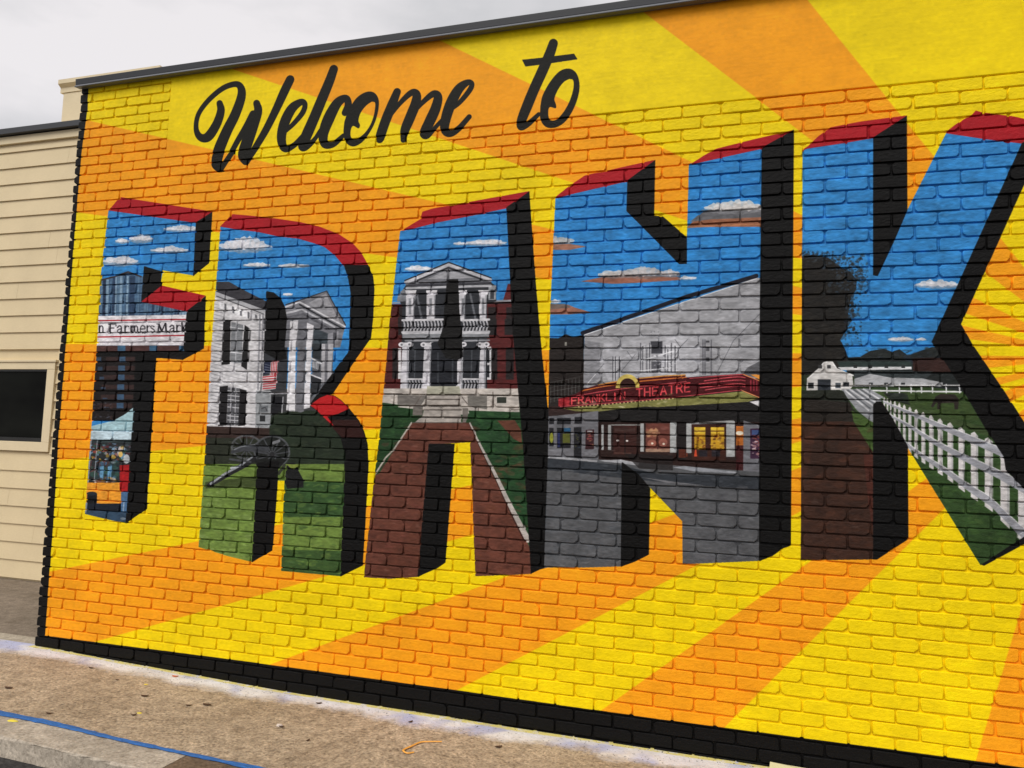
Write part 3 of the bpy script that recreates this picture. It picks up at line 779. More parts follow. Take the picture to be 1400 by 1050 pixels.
fill(cat(N4([(545, 535), (1395, 540)]), N5([(985, 540), (985, 1010), (380, 985), (0, 985)]), N4([(545, 910)])), (42, 26, 23))
LT = (166, 168, 168)
for q in ((575, 565, 597, 806), (638, 565, 668, 806), (948, 552, 982, 822), (1232, 548, 1292, 832)):
    N4.rect(*q, LT)
N4.rect(670, 562, 950, 572, (150, 150, 148)); N4.fill([(690, 575), (912, 572), (908, 860), (690, 850)], (58, 31, 27)); N4.rect(796, 640, 806, 840, (28, 18, 18)); N4.ell(730, 716, 12, 9, (236, 230, 226)); N4.ell(820, 719, 12, 9, (236, 230, 226)); N4.stroke([(700, 835), (860, 838)], (124, 90, 80), 6, .8, False); N4.rect(700, 600, 900, 630, (70, 48, 44))
N4.fill([(1000, 552), (1232, 552), (1230, 825), (1000, 820)], (100, 56, 48)); N4.dabs(1010, 600, 1130, 700, 24, 22, [(166, 118, 86), (140, 84, 66), (190, 150, 110)], .7, .6); N4.ell(1060, 745, 45, 40, (146, 88, 74)); N4.ell(1165, 735, 42, 42, (140, 84, 72)); N4.ell(1062, 744, 12, 10, (236, 220, 200)); N4.ell(1172, 748, 12, 10, (236, 220, 200)); N4.rect(1000, 795, 1230, 826, (168, 140, 118), .8); N4.rect(1110, 680, 1120, 800, (60, 34, 32))
N4.rect(1320, 780, 1400, 870, (110, 48, 30)); N4.rect(1296, 545, 1395, 790, (34, 30, 30))
N5.rect(112, 538, 172, 832, LT); N5.rect(176, 540, 266, 900, (30, 26, 26)); N5.rect(195, 800, 262, 880, (84, 38, 26)); N5.rect(268, 545, 318, 836, LT)
N5.fill([(320, 545), (720, 522), (735, 545), (320, 562)], (150, 150, 150))
N5.rect(322, 560, 645, 905, (58, 30, 22))
for x0, x1 in ((345, 450), (503, 630)):
    N5.rect(x0, 588, x1, 800, (186, 140, 34)); N5.rect(x0, 590, x1, 650, (222, 186, 60)); N5.rect(x0, 620, x1, 632, (120, 80, 30)); N5.dabs(x0 + 5, 670, x1 - 5, 800, 30, 15, [(120, 60, 30), (200, 160, 50), (90, 50, 26), (214, 180, 90)], .8)
N5.rect(390, 810, 470, 870, (36, 32, 38)); N5.rect(510, 810, 590, 870, (36, 32, 38)); N5.fill([(352, 800), (364, 800), (372, 868), (342, 868)], (206, 76, 46)); N5.rect(650, 530, 732, 872, LT); N5.rect(745, 578, 818, 762, (176, 100, 40)); N5.ell(778, 645, 36, 20, (220, 210, 190)); N5.rect(745, 765, 818, 1000, (62, 24, 26))
N5.fill([(815, 525), (980, 572), (980, 1050), (812, 1020)], (112, 112, 118)); N5.fill([(880, 602), (980, 600), (980, 890), (880, 890)], (58, 34, 56)); N5.rect(895, 615, 980, 660, (64, 82, 128)); N5.dabs(895, 670, 980, 880, 30, 16, [(150, 70, 60), (216, 196, 196), (110, 50, 44), (170, 130, 130)], .85)
# pavement edge and street
fill(N6([(20, 12), (300, 30), (1170, 100), (1170, 720), (0, 720)]), (86, 87, 90))
N6.fill([(20, 20), (420, 62), (620, 110), (1165, 122), (1165, 192), (860, 172), (520, 140), (20, 86)], (50, 54, 60)); N6.fill([(300, 38), (420, 32), (520, 50), (515, 64), (420, 52)], (176, 177, 182)); N6.fill([(700, 74), (760, 66), (1045, 98), (1040, 106), (820, 96)], (150, 153, 160)); N6.fill([(20, 12), (300, 36), (295, 46), (20, 24)], (150, 150, 154))
N6.fill([(525, 125), (720, 152), (880, 170), (700, 162)], (112, 112, 116)); N6.fill([(440, 0), (700, 10), (700, 90), (520, 80)], (30, 26, 26), .7)
N6.dabs(20, 90, 420, 600, 120, 30, [(98, 100, 104), (74, 76, 80), (92, 92, 94), (80, 84, 90)], .45, .35); N6.dabs(540, 170, 1160, 590, 150, 30, [(98, 98, 102), (76, 76, 80), (90, 90, 92)], .45, .35)
set_clip(None)
N1.fill([(75, 390), (150, 330), (232, 275), (420, 232), (602, 190), (460, 300)], RED); N1.fill([(800, 210), (870, 165), (930, 132), (1130, 82), (1338, 33), (1175, 127)], RED)
N1.fill([(460, 300), (604, 190), (598, 486), (645, 492), (772, 602), (772, 742), (735, 742), (600, 605), (455, 460)], BLK)
fill(cat(N1([(1175, 125), (1341, 30)]), N6([(1328, 0), (1325, 490), (1285, 502), (1225, 545), (1160, 572)]), N1([(1164, 1045)])), BLK)
N6.fill([(430, 48), (520, 118), (577, 184), (570, 537), (500, 572), (425, 602)], BLK)

# ================= letter K
stem = cat(K1([(75, 335), (105, 314), (508, 255)]), K3([(508, 1027), (65, 1032)]))
armleg = cat(K1([(935, 225), (1170, 262), (1392, 288)]), K2([(850, 602), (1020, 860)]), K3([(1170, 240), (1282, 412), (1400, 600), (1440, 660), (1440, 880), (1200, 1040), (1140, 1062), (705, 360), (545, 85), (500, 100)]), K2([(500, 200), (520, 205)]), K1([(700, 690)]))
set_clip([stem, armleg])
fill(stem, (52, 134, 200)); fill(armleg, (52, 134, 200))
K2.cloud(760, 222, 1010, 278, 8); K2.cloud(595, 566, 732, 597, 6); K2.cloud(758, 576, 812, 592, 4)
# dark tree
TREE = (31, 29, 27)
K2.fill([(60, 88), (140, 80), (220, 92), (300, 150), (360, 182), (400, 230), (395, 290), (365, 335), (350, 420), (345, 520), (300, 590), (330, 640), (352, 705), (330, 760), (60, 830)], TREE)
K2.dabs(200, 80, 440, 310, 120, 11, [TREE, (44, 48, 50), (56, 70, 84), (38, 40, 38)], .8, .8); K2.dabs(320, 300, 385, 560, 70, 10, [TREE, (40, 44, 48)], .8, .9); K2.dabs(60, 70, 230, 130, 50, 9, [TREE, (48, 58, 66)], .8); K2.dabs(90, 150, 320, 780, 90, 26, [(40, 36, 32), (26, 25, 24), (46, 42, 36)], .5)
K2.dabs(330, 120, 430, 620, 260, 6, [TREE, (40, 42, 42), (50, 66, 84)], .55, .9)
K2.dabs(280, 110, 470, 330, 200, 6, [TREE, (44, 48, 50), (60, 90, 124)], .5, .9)
K2.dabs(60, 60, 260, 110, 120, 6, [TREE, (48, 60, 72)], .5, .9)
# far wood, stable, paddock
K2.fill([(60, 800), (1040, 780), (1140, 1060), (60, 1060)], (44, 54, 36))
K3.fill([(60, 0), (1040, 0), (1460, 600), (1460, 1060), (60, 1060)], (48, 68, 36))
K2.fill([(340, 695), (420, 690), (480, 655), (560, 642), (610, 660), (655, 645), (705, 682), (780, 655), (850, 632), (1030, 640), (1040, 900), (340, 800)], (34, 38, 38)); K2.dabs(460, 640, 1000, 760, 90, 16, [(30, 34, 34), (48, 52, 50), (42, 50, 60)], .6); K2.fill([(735, 700), (1020, 690), (1030, 780), (735, 785)], (54, 32, 28), .9)
K2.fill([(280, 718), (722, 718), (732, 752), (300, 755)], (44, 56, 54)); K2.fill([(285, 752), (726, 750), (728, 766), (310, 771)], (214, 214, 216))
for xv in (390, 480, 575, 676):
    K2.rect(xv - 10, 738, xv + 12, 758, (40, 44, 44))
K2.fill([(385, 772), (860, 778), (800, 832), (385, 820)], (52, 58, 60)); K2.fill([(385, 822), (480, 792), (600, 815), (790, 820), (915, 845), (915, 862), (385, 868)], (166, 167, 170))
for xv in (484, 575, 676):
    K2.rect(xv - 12, 845, xv + 12, 860, (52, 54, 56))
K2.fill([(98, 892), (102, 826), (140, 785), (172, 760), (205, 722), (254, 722), (280, 762), (372, 800), (380, 862), (360, 884), (270, 894)], (212, 209, 206)); K2.stroke([(105, 822), (170, 765), (205, 722), (254, 722), (280, 762), (378, 802)], (234, 232, 230), 8, 1, False)
K2.rect(166, 825, 244, 895, (46, 50, 56)); K2.rect(108, 845, 142, 880, (46, 48, 50)); K2.rect(170, 740, 192, 760, (60, 60, 62)); K2.rect(222, 740, 244, 760, (60, 60, 62)); K2.rect(272, 846, 304, 878, (84, 90, 96)); K2.rect(318, 842, 354, 868, (52, 54, 58))
K2.fill([(60, 892), (300, 888), (380, 1050), (60, 1060)], (38, 42, 33)); K2.fill([(470, 900), (1030, 902), (1120, 1040), (1130, 1070), (840, 1060)], (56, 74, 38)); K2.fill([(560, 905), (700, 905), (720, 980), (600, 950)], (34, 40, 34)); K2.dabs(680, 905, 1090, 1040, 60, 18, [(70, 90, 46), (44, 60, 34), (60, 76, 40)], .6, .4)
K2.fill([(870, 930), (900, 912), (985, 915), (1012, 945), (1005, 1005), (985, 1005), (980, 965), (905, 968), (900, 1005), (880, 1005), (882, 960), (850, 990)], (40, 34, 30)); K2.stroke([(878, 935), (852, 985)], (38, 32, 29), 16)
K2.stroke([(380, 862), (700, 862), (1008, 862)], (222, 222, 224), 8, 1, False); K2.stroke([(470, 892), (750, 896), (1022, 900)], (222, 222, 224), 9, 1, False)
for xv in (480, 580, 655, 725, 787, 853, 935, 1015):
    K2.stroke([(xv, 856), (xv, 905)], (214, 214, 216), 8, 1, False)
# lane
fill(cat(K2([(305, 885), (470, 880), (560, 930)]), K3([(560, 70), (500, 120), (500, 215)]), K2([(400, 1010)])), (140, 142, 146))
for p, q in (((330, 890), (470, 1010)), ((360, 886), (500, 985)), ((400, 884), (510, 960)), ((440, 884), (530, 940))):
    K2.stroke([p, q], (206, 207, 210), 9, .9, False)
for p, q in (((345, 890), (480, 1000)), ((380, 886), (505, 972)), ((420, 884), (520, 950))):
    K2.stroke([p, q], (84, 88, 92), 7, .8, False)
K3.fill([(60, 20), (320, 20), (380, 130), (500, 240), (510, 380), (60, 260)], (34, 37, 30)); K3.fill([(330, 120), (400, 150), (510, 215), (510, 395), (470, 350), (380, 200)], (66, 88, 42))
K3.fill([(60, 195), (300, 200), (380, 205), (505, 400), (505, 1040), (55, 1040)], (60, 38, 29)); K3.dabs(70, 210, 495, 1020, 190, 32, [(84, 50, 36), (44, 28, 22), (70, 42, 30), (52, 34, 28)], .4, .5); K3.fill([(60, 60), (360, 90), (380, 200), (60, 205)], (36, 31, 27)); K3.fill([(440, 400), (505, 400), (505, 900), (470, 700)], (96, 42, 34), .45); K3.fill([(150, 300), (330, 200), (250, 480), (90, 560)], (40, 30, 25), .35)
K3.fill([(540, 60), (1220, 260), (1450, 600), (1450, 900), (1180, 1060), (1120, 1060)], (48, 72, 36)); K3.dabs(760, 440, 1300, 1040, 200, 22, [(60, 88, 42), (36, 56, 30), (72, 96, 50), (48, 70, 38)], .5, .5)
K3.fill([(560, 60), (1170, 240), (1210, 300), (640, 110)], (58, 74, 42))
# picket fence
def railA(x): return 78 + (x - 560) * .40
def railB(x): return np.interp(x, [560, 690, 870, 1050, 1240, 1440], [140, 205, 315, 402, 488, 590])
def railC(x): return np.interp(x, [560, 700, 800, 950, 1060, 1200, 1320, 1440], [190, 330, 400, 490, 570, 655, 770, 880])
xp = 560.0
while xp < 1440:
    st = 18 + (xp - 560) * .125
    w = st * .52
    K3.fill([(xp, railA(xp) - 14), (xp + w * .5, railA(xp) - 24), (xp + w, railA(xp + w) - 14), (xp + w, railC(xp + w) + 40 + (xp - 560) * .06), (xp, railC(xp) + 40 + (xp - 560) * .06)], (206, 202, 202))
    K3.fill([(xp + w * .72, railA(xp) - 10), (xp + w, railA(xp + w) - 10), (xp + w, railC(xp + w) + 36 + (xp - 560) * .06), (xp + w * .72, railC(xp) + 36)], (150, 152, 152), .6)
    xp += st
for fn, t0, t1 in ((railA, 12, 64), (railB, 12, 66), (railC, 12, 70)):
    xs = np.linspace(556, 1450, 40)
    th_ = t0 + (xs - 556) / 894 * (t1 - t0)
    K3.fill([(a, fn(a)) for a in xs] + [(a, fn(a) + b) for a, b in zip(xs[::-1], th_[::-1])], (152, 153, 160))
    K3.stroke([(a, fn(a)) for a in xs[::4]], (218, 217, 220), 6, .9)
set_clip(None)
K1.fill([(75, 330), (110, 308), (170, 250), (245, 195), (420, 162), (697, 124), (500, 255), (330, 285), (105, 318)], RED)
K1.fill([(945, 215), (990, 180), (1040, 148), (1090, 120), (1112, 95), (1162, 110), (1330, 130), (1450, 156), (1450, 290), (1392, 288), (1170, 262), (935, 226)], RED)
fill(cat(K1([(500, 255), (697, 124), (700, 688)]), K2([(620, 0), (522, 207), (500, 203)])), BLK)
fill(cat(K1([(1390, 288), (1460, 258), (1460, 400), (1400, 530)]), K2([(1245, 0), (1050, 430), (1020, 495), (1090, 620)]), K3([(1265, 0), (1400, 212), (1450, 290), (1450, 660), (1395, 595), (1292, 490), (1280, 410), (1170, 240)]), K2([(1020, 860), (850, 602)])), BLK)
K3.fill([(500, 102), (518, 86), (545, 85), (600, 165), (703, 350), (706, 906), (620, 960), (520, 1026), (500, 1027)], BLK)
fill(cat(K3([(1440, 870), (1300, 960), (1150, 1058)]), [(1341, 771)], [(1345, 773), (1410, 738)]), BLK)

# ================= welcome lettering
WB = (18, 17, 11)
w1 = lambda *p: W1.stroke(p, WB)
w2 = lambda *p: W2.stroke(p, WB)
w1((330, 520, 40), (338, 570, 50), (310, 655, 56), (255, 735, 60), (205, 735, 46), (180, 680, 32), (195, 590, 30), (260, 500, 32), (350, 425, 34), (430, 398, 38), (465, 420, 46), (468, 480, 56), (430, 590, 62), (375, 700, 66), (325, 820, 70), (308, 900, 66), (325, 935, 52))
w1((335, 940, 40), (395, 850, 34), (445, 760, 36), (500, 670, 42), (545, 590, 50))
w1((566, 520, 44), (575, 570, 54), (545, 660, 66), (505, 770, 74), (480, 850, 68), (495, 890, 50))
w1((500, 892, 38), (560, 800, 42), (625, 690, 46), (690, 560, 50), (740, 450, 56), (780, 368, 54))
w1((745, 702, 26), (800, 652, 30), (858, 582, 34), (874, 530, 34), (850, 512, 42), (790, 555, 60), (742, 650, 64), (724, 745, 58), (745, 808, 48), (800, 790, 34), (850, 740, 30), (890, 690, 24))
w1((1058, 302, 54), (1030, 380, 60), (980, 500, 64), (930, 620, 66), (880, 735, 68), (858, 795, 58), (885, 795, 40), (935, 750, 28), (975, 690, 26))
w1((1128, 582, 40), (1150, 530, 46), (1135, 488, 44), (1080, 520, 60), (1025, 620, 72), (992, 715, 62), (1000, 780, 52), (1055, 780, 38), (1120, 725, 26))
W1.fill(smooth_line([(1125, 640), (1150, 570), (1200, 490), (1260, 450), (1310, 450), (1340, 485), (1345, 540), (1325, 630), (1285, 710), (1235, 770), (1180, 795), (1135, 770), (1120, 710), (1125, 640)])[:-1], WB, 1,
        [smooth_line([(1300, 510), (1322, 520), (1315, 590), (1290, 660), (1250, 715), (1205, 745), (1170, 740), (1165, 700), (1180, 665), (1215, 680), (1225, 660), (1215, 630), (1230, 580), (1265, 535), (1300, 510)])[:-1]])
w2((62, 447, 48), (25, 540, 60), (-15, 640, 62), (-45, 730, 60), (-50, 750, 50))
w2((10, 610, 22), (80, 520, 30), (150, 455, 40), (185, 462, 52), (180, 520, 62), (145, 610, 64), (112, 690, 58), (100, 755, 34))
w2((140, 610, 22), (220, 520, 30), (290, 462, 42), (322, 478, 54), (308, 550, 64), (268, 640, 66), (232, 712, 54), (255, 728, 36), (300, 680, 28), (345, 632, 26))
w2((400, 562, 26), (460, 515, 30), (522, 440, 34), (538, 398, 34), (510, 388, 40), (455, 430, 60), (405, 520, 68), (372, 620, 64), (366, 690, 54), (400, 712, 46), (455, 680, 36), (522, 606, 32))
w2((1058, 138, 58), (1035, 205, 64), (990, 310, 66), (940, 420, 66), (890, 540, 66), (852, 640, 58), (856, 672, 42), (905, 645, 34), (965, 590, 26))
W2.fill([(858, 243), (1000, 228), (1190, 204), (1212, 240), (1045, 265), (950, 278), (880, 286)], WB)
W2.fill(smooth_line([(975, 540), (990, 470), (1040, 380), (1100, 315), (1160, 300), (1205, 330), (1225, 400), (1215, 480), (1180, 570), (1130, 640), (1070, 675), (1010, 670), (975, 620), (975, 540)])[:-1], WB, 1,
        [smooth_line([(1160, 365), (1185, 375), (1185, 430), (1160, 510), (1120, 580), (1075, 625), (1035, 625), (1025, 580), (1035, 545), (1072, 552), (1075, 530), (1065, 490), (1090, 430), (1125, 385), (1160, 365)])[:-1]])

# ================= black border: left edge and plinth band
fill([(100, 112), (121, 112), (119, 150), (111, 210), (104, 290), (93, 430), (80, 590), (72, 720), (61, 868), (61, 869.5), (300, 900), (600, 941), (900, 983.5), (1200, 1023), (1400, 1050), (1700, 1090), (1700, 1200), (20, 1000), (30, 800), (60, 500)], BLK)

# hand-painted unevenness of the paint coat
def lowfreq(n, nx=None):
    g = rng.normal(0, 1, (n, nx or int(n * PW / PH) + 1)).astype(np.float32)
    yi = np.linspace(0, g.shape[0] - 1.001, PH); xi = np.linspace(0, g.shape[1] - 1.001, PW)
    y0_, x0_ = yi.astype(int), xi.astype(int)
    fy, fx = (yi - y0_)[:, None], (xi - x0_)[None, :]
    fy = fy * fy * (3 - 2 * fy); fx = fx * fx * (3 - 2 * fx)
    a = g[y0_][:, x0_] * (1 - fx) + g[y0_][:, x0_ + 1] * fx
    b = g[y0_ + 1][:, x0_] * (1 - fx) + g[y0_ + 1][:, x0_ + 1] * fx
    return (a * (1 - fy) + b * fy).astype(np.float32)
canvas *= (1 + .014 * lowfreq(14) + .014 * lowfreq(60) + .014 * lowfreq(260) + .012 * lowfreq(420, 130))[..., None]
# broad brush strokes in the pictures inside the letters
canvas *= (1 + letters * (.045 * lowfreq(300, 170) + .045 * lowfreq(520, 420) + .03 * lowfreq(90, 150)))[..., None]
canvas += (letters * np.clip(lowfreq(360, 200) - 1.3, 0, 1) * .06)[..., None]
np.clip(canvas, 0, 1, out=canvas)
img = bpy.data.images.new('mural_paint', PW, PH, alpha=False, float_buffer=False)
buf = np.ones((PH, PW, 4), np.float32)
buf[..., :3] = canvas[::-1]
img.pixels.foreach_set(buf.ravel())
img.update()
img.pack()
del buf, canvas, letters

# ------------------------------------------------------------------ mural wall
wall = tag(empty('mural_wall'), 'brick wall painted with a yellow and orange sunburst welcome mural', 'wall')

def mural_material(name, relief):
    ma, t, p = new_mat(name, 0.55, 0.15)
    tcn = t.nodes.new('ShaderNodeTexCoord')
    tcn.object = wall
    mpn = t.nodes.new('ShaderNodeMapping')
    mpn.vector_type = 'POINT'
    # object coordinates (x, y, z) -> uv (x, z)
    sep = t.nodes.new('ShaderNodeSeparateXYZ')
    t.links.new(tcn.outputs['Object'], sep.inputs[0])
    u = math_n(t, 'MULTIPLY', math_n(t, 'SUBTRACT', sep.outputs['X'], PX0), 1 / (PW / PPM))
    v = math_n(t, 'MULTIPLY', math_n(t, 'SUBTRACT', sep.outputs['Z'], ZTOP - PD0 - PH / PPM), 1 / (PH / PPM))
    cmb = t.nodes.new('ShaderNodeCombineXYZ')
    t.links.new(u, cmb.inputs['X']); t.links.new(v, cmb.inputs['Y'])
    ti = t.nodes.new('ShaderNodeTexImage')
    ti.image = img
    ti.extension = 'EXTEND'
    t.links.new(cmb.outputs[0], ti.inputs['Vector'])
    n1 = noise(t, 3.0, 5, tcn.outputs['Object'])
    var = rampn(t, n1.outputs['Fac'], [(.3, (.93, .93, .93)), (.7, (1.0, 1.0, 1.0))])
    col = mixc(t, 1.0, ti.outputs['Color'], var.outputs['Color'], 'MULTIPLY')
    t.links.new(col, p.inputs['Base Color'])
    # brushed, coarse brick skin under the paint
    mp2 = t.nodes.new('ShaderNodeMapping')
    mp2.inputs['Scale'].default_value = (1.0, 1.0, 1.7)
    t.links.new(tcn.outputs['Object'], mp2.inputs['Vector'])
    na = noise(t, 38, 5, mp2.outputs['Vector'], .6)
    nb = noise(t, 210, 3, tcn.outputs['Object'], .6)
    h = math_n(t, 'ADD', math_n(t, 'MULTIPLY', na.outputs['Fac'], 1.0), math_n(t, 'MULTIPLY', nb.outputs['Fac'], .35))
    bump(t, p, h, relief, .006)
    rr = rampn(t, nb.outputs['Fac'], [(.3, (.48, .48, .48)), (.7, (.66, .66, .66))])
    t.links.new(rr.outputs['Color'], p.inputs['Roughness'])
    return ma
M_BRICK = mural_material('mural_paint_on_brick', .75)
M_PANEL = mural_material('mural_paint_on_stucco', .2)

MORTAR_Y = 0.013
b = MB()
b.box(X_LEFT + .012, X_RIGHT, MORTAR_Y, 6.0, -.35, Z_CAPB - .04)
b.build('mortar_bed', M_BRICK, wall)

# smooth stucco band
b = MB()
n = 60
zz0, zz1 = ZTOP + .001, Z_CAPB - .018
b.extrude_x([(-.003, zz0 + .004), (-.003, zz1), (.03, zz1), (.03, zz0), (.001, zz0)][::-1], X_PANEL, X_RIGHT)
b.build('stucco_band', M_PANEL, wall, bevel=.003)

# bricks
brng = random.Random(5)
def brick_rings(L_, H_, r):
    """three rings of eight points: back, edge, front face"""
    c = [r.uniform(.003, .007) if r.random() < .6 else r.uniform(.008, .020) for _ in range(4)]
    ex, ez = L_ / 2, H_ / 2
    cz = [min(q * .9, H_ * .4) for q in c]
    ring = [(-ex + c[0], -ez), (ex - c[1], -ez), (ex, -ez + cz[1]), (ex, ez - cz[2]), (ex - c[2], ez), (-ex + c[3], ez), (-ex, ez - cz[3]), (-ex, -ez + cz[0])]
    ring = [(x + r.uniform(-.0022, .0018), z + r.uniform(-.0018, .0014)) for x, z in ring]
    f = r.uniform(.0026, .0046)
    tx, tz = r.uniform(-.006, .006), r.uniform(-.018, .018)
    dep = r.uniform(-.0022, .0018)
    vs = [(x * 1.012, .02, z * 1.03) for x, z in ring]
    vs += [(x, .0030 + dep, z) for x, z in ring]
    vs += [(x - math.copysign(min(f, abs(x)), x) * (1 if abs(x) > ex - f - .004 else .2), -.0005 + dep + x * tx + z * tz, z - math.copysign(min(f * .8, abs(z)), z) * (1 if abs(z) > ez - .003 else .3)) for x, z in ring]
    fs = []
    for k in (0, 8):
        for i in range(8):
            j = (i + 1) % 8
            fs.append((k + i, k + j, k + 8 + j, k + 8 + i))
    fs.append(tuple(range(16, 24)))
    return vs, fs

VAR = []
for i in range(14):
    vs, fs = brick_rings(BL - .0085, BH - .0075, brng)
    q = MB(); q.add(vs, fs)
    me = q.mesh('brick_shape')
    me.materials.append(M_BRICK)
    me.polygons.foreach_set('use_smooth', [len(pl.vertices) == 4 for pl in me.polygons])
    VAR.append(me)

cells = []
for row in range(-9, 53):
    z = ZTOP - (row + .5) * BH
    even = row % 2 == 0
    n0 = -13.5
    edges_n = [n0] + [k for k in np.arange(-13.0 if even else -12.5, 22.5, 1.0)]
    for a, c in zip(edges_n[:-1], edges_n[1:]):
        x0, x1 = a * BL, c * BL
        if row < 0:
            if x0 > X_PANEL - .02:
                continue
            x1 = min(x1, X_PANEL)
        x1 = min(x1, X_RIGHT)
        if x1 - x0 < .03 or z - BH / 2 > Z_CAPB - .035 or z + BH / 2 < -.08:
            continue
        cells.append((row, x0, x1, z))
# size of each brick as it shows from where the photographer stood
eye = Vector((1.877, -4.234, 1.523))
def shown(c):
    row, x0, x1, z = c
    p = Vector(((x0 + x1) / 2, 0, z))
    d = p - eye
    l = m.inverted() @ p
    u, v = 1060 * l.x / -l.z + 700, 525 - 1060 * l.y / -l.z
    if not (5 < u < 1395 and 5 < v < 1045) or z < gz(p.x) + .03:
        return 0.0
    return (x1 - x0) * abs(d.y) / d.length ** 3
order = sorted(cells, key=shown, reverse=True)
near = [c for c in order if abs((c[2] - c[1]) - BL) < .002][:300]
nearset = set((c[0], round(c[1], 4)) for c in near)
stuff = MB()
for c in cells:
    row, x0, x1, z = c
    cx = (x0 + x1) / 2
    if (row, round(x0, 4)) in nearset:
        o = bpy.data.objects.new('brick', VAR[brng.randrange(len(VAR))])
        COL.objects.link(o)
        o.parent = wall
        o.location = (cx + brng.uniform(-.0015, .0015), brng.uniform(-.0015, .001), z + brng.uniform(-.0015, .0015))
        o.rotation_euler = (0, brng.uniform(-.006, .006), 0)
    else:
        gl = 0 if abs(x0 - X_LEFT) < .001 else .00425
        gr = 0 if abs(x1 - X_PANEL) < .001 else .00425
        vs, fs = brick_rings(x1 - x0 - gl - gr, BH - .0075, brng)
        ox = (x0 + gl + x1 - gr) / 2 + (brng.uniform(-.004, .004) if gl == 0 else brng.uniform(-.0015, .0015))
        oz = z + brng.uniform(-.0015, .0015)
        oy = brng.uniform(-.0015, .001)
        vs = [(x + ox, (y if y < .015 or gl else .09) + oy, zz + oz) for x, y, zz in vs]
        stuff.add(vs, fs)
o = stuff.build('brickwork', M_BRICK, wall)
o.data.polygons.foreach_set('use_smooth', [len(pl.vertices) == 4 for pl in o.data.polygons])
o['kind'] = 'stuff'

# metal coping (its face stands proud of the bricks)
Z_CAPB -= .031
Z_CAPT -= .033
def metal(name, col, rough=.45):
    ma, t, p = new_mat(name, rough, .5)
    nn = noise(t, 4, 4)
    r = rampn(t, nn.outputs['Fac'], [(.3, tuple(v * .85 for v in col)), (.7, tuple(v * 1.1 for v in col))])
    t.links.new(r.outputs['Color'], p.inputs['Base Color'])
    p.inputs['Metallic'].default_value = .0
    return ma
M_COP = metal('dark_coping_metal', lin((40, 42, 47)), .5)
M_LIP = metal('coping_drip_edge', lin((104, 106, 112)), .4)
b = MB()
b.extrude_x([(-.055, Z_CAPT), (-.050, Z_CAPB + .016), (-.035, Z_CAPB + .016), (-.035, Z_CAPT - .012), (.30, Z_CAPT - .012), (.30, Z_CAPT + .012)], X_LEFT - .006, X_RIGHT + .02)
cop = b.build('coping', M_COP, wall, bevel=.003)
b = MB()
b.extrude_x([(-.050, Z_CAPB + .0155), (-.058, Z_CAPB + .002), (-.056, Z_CAPB - .001), (-.004, Z_CAPB + .004), (-.004, Z_CAPB + .0155)], X_LEFT - .006, X_RIGHT + .02)
b.build('drip_edge', M_LIP, cop)
b = MB()
b.box(X_LEFT + .012, X_RIGHT, .301, 6.0, Z_CAPB - .008, Z_CAPT - .02)
M_ROOF, t, p = new_mat('roof_felt', .9, .2)
t.links.new(rampn(t, noise(t, 12).outputs['Fac'], [(.3, (.05, .05, .05)), (.7, (.09, .09, .09))]).outputs['Color'], p.inputs['Base Color'])
b.build('roof', M_ROOF, wall)

# ------------------------------------------------------------------ siding building, set back to the left
house = tag(empty('siding_building', (-5.5, 1.8, .08)), 'cream building with lap siding and a dark window beside the mural wall', 'building')
hx, hy, hz = house.location
def hb(b):
    b.v = [(x - hx, y - hy, z - hz) for x, y, z in b.v]
    return b
def cream(name, col, bumpy=.15):
    ma, t, p = new_mat(name, .55, .35)
    tcn = t.nodes.new('ShaderNodeTexCoord')
    mpn = t.nodes.new('ShaderNodeMapping'); mpn.inputs['Scale'].default_value = (1, 1, 6)
    t.links.new(tcn.outputs['Object'], mpn.inputs['Vector'])
    na = noise(t, 2.2, 5, tcn.outputs['Object'])
    r = rampn(t, na.outputs['Fac'], [(.3, tuple(v * .93 for v in col)), (.7, tuple(min(1, v * 1.04) for v in col))])
    nb = noise(t, 30, 4, mpn.outputs['Vector'])
    r2 = rampn(t, nb.outputs['Fac'], [(.35, (.95, .94, .92)), (.65, (1, 1, 1))])
    t.links.new(mixc(t, 1, r.outputs['Color'], r2.outputs['Color'], 'MULTIPLY'), p.inputs['Base Color'])
    bump(t, p, nb.outputs['Fac'], bumpy, .003)
    return ma
M_SID = cream('cream_siding', lin((220, 201, 163)))
M_TRIM = cream('cream_trim', lin((224, 207, 172)), .08)
HY = 1.78
HX0, HX1 = -14.0, X_LEFT + .013
b = MB(); b.box(HX0, HX1, HY + .03, 7.0, -.2, 4.70); hb(b).build('wall', M_SID, house)
EXPO = .1765
WX0, WX1, WZ0, WZ1 = -6.35, -4.85, 1.352, 2.255      # outer line of the window trim
z = .095
seam = random.Random(3)
while z < 4.60:
    z1 = min(z + EXPO, 4.655)
    prof = lambda a, c: [(HY + .004, a), (HY + .022, c + .012), (HY + .03, c + .012), (HY + .03, a)][::-1]
    segs = [(HX0, HX1)]
    if z < WZ1 and z1 > WZ0:
        segs = [(HX0, WX0), (WX1, HX1)]
    cut = seam.uniform(-5.6, -4.6)
    for a, c in segs:
        parts = [(a, c)]
        if seam.random() < .4 and a < cut - .1 and c > cut + .1:
            parts = [(a, cut - .001), (cut + .001, c)]
        for a2, c2 in parts:
            b = MB(); b.extrude_x(prof(z, z1), a2, c2)
            hb(b).build('siding_board', M_SID, house)
    z = z1
b = MB(); b.box(HX0, HX1, HY - .02, HY + .03, 4.59, 4.672); hb(b).build('frieze_board', M_TRIM, house, bevel=.003)
b = MB()
b.extrude_x([(HY - .07, 4.680), (HY - .068, 4.742), (HY + .35, 4.752), (HY + .35, 4.702), (HY - .03, 4.680)][::-1], HX0, HX1)
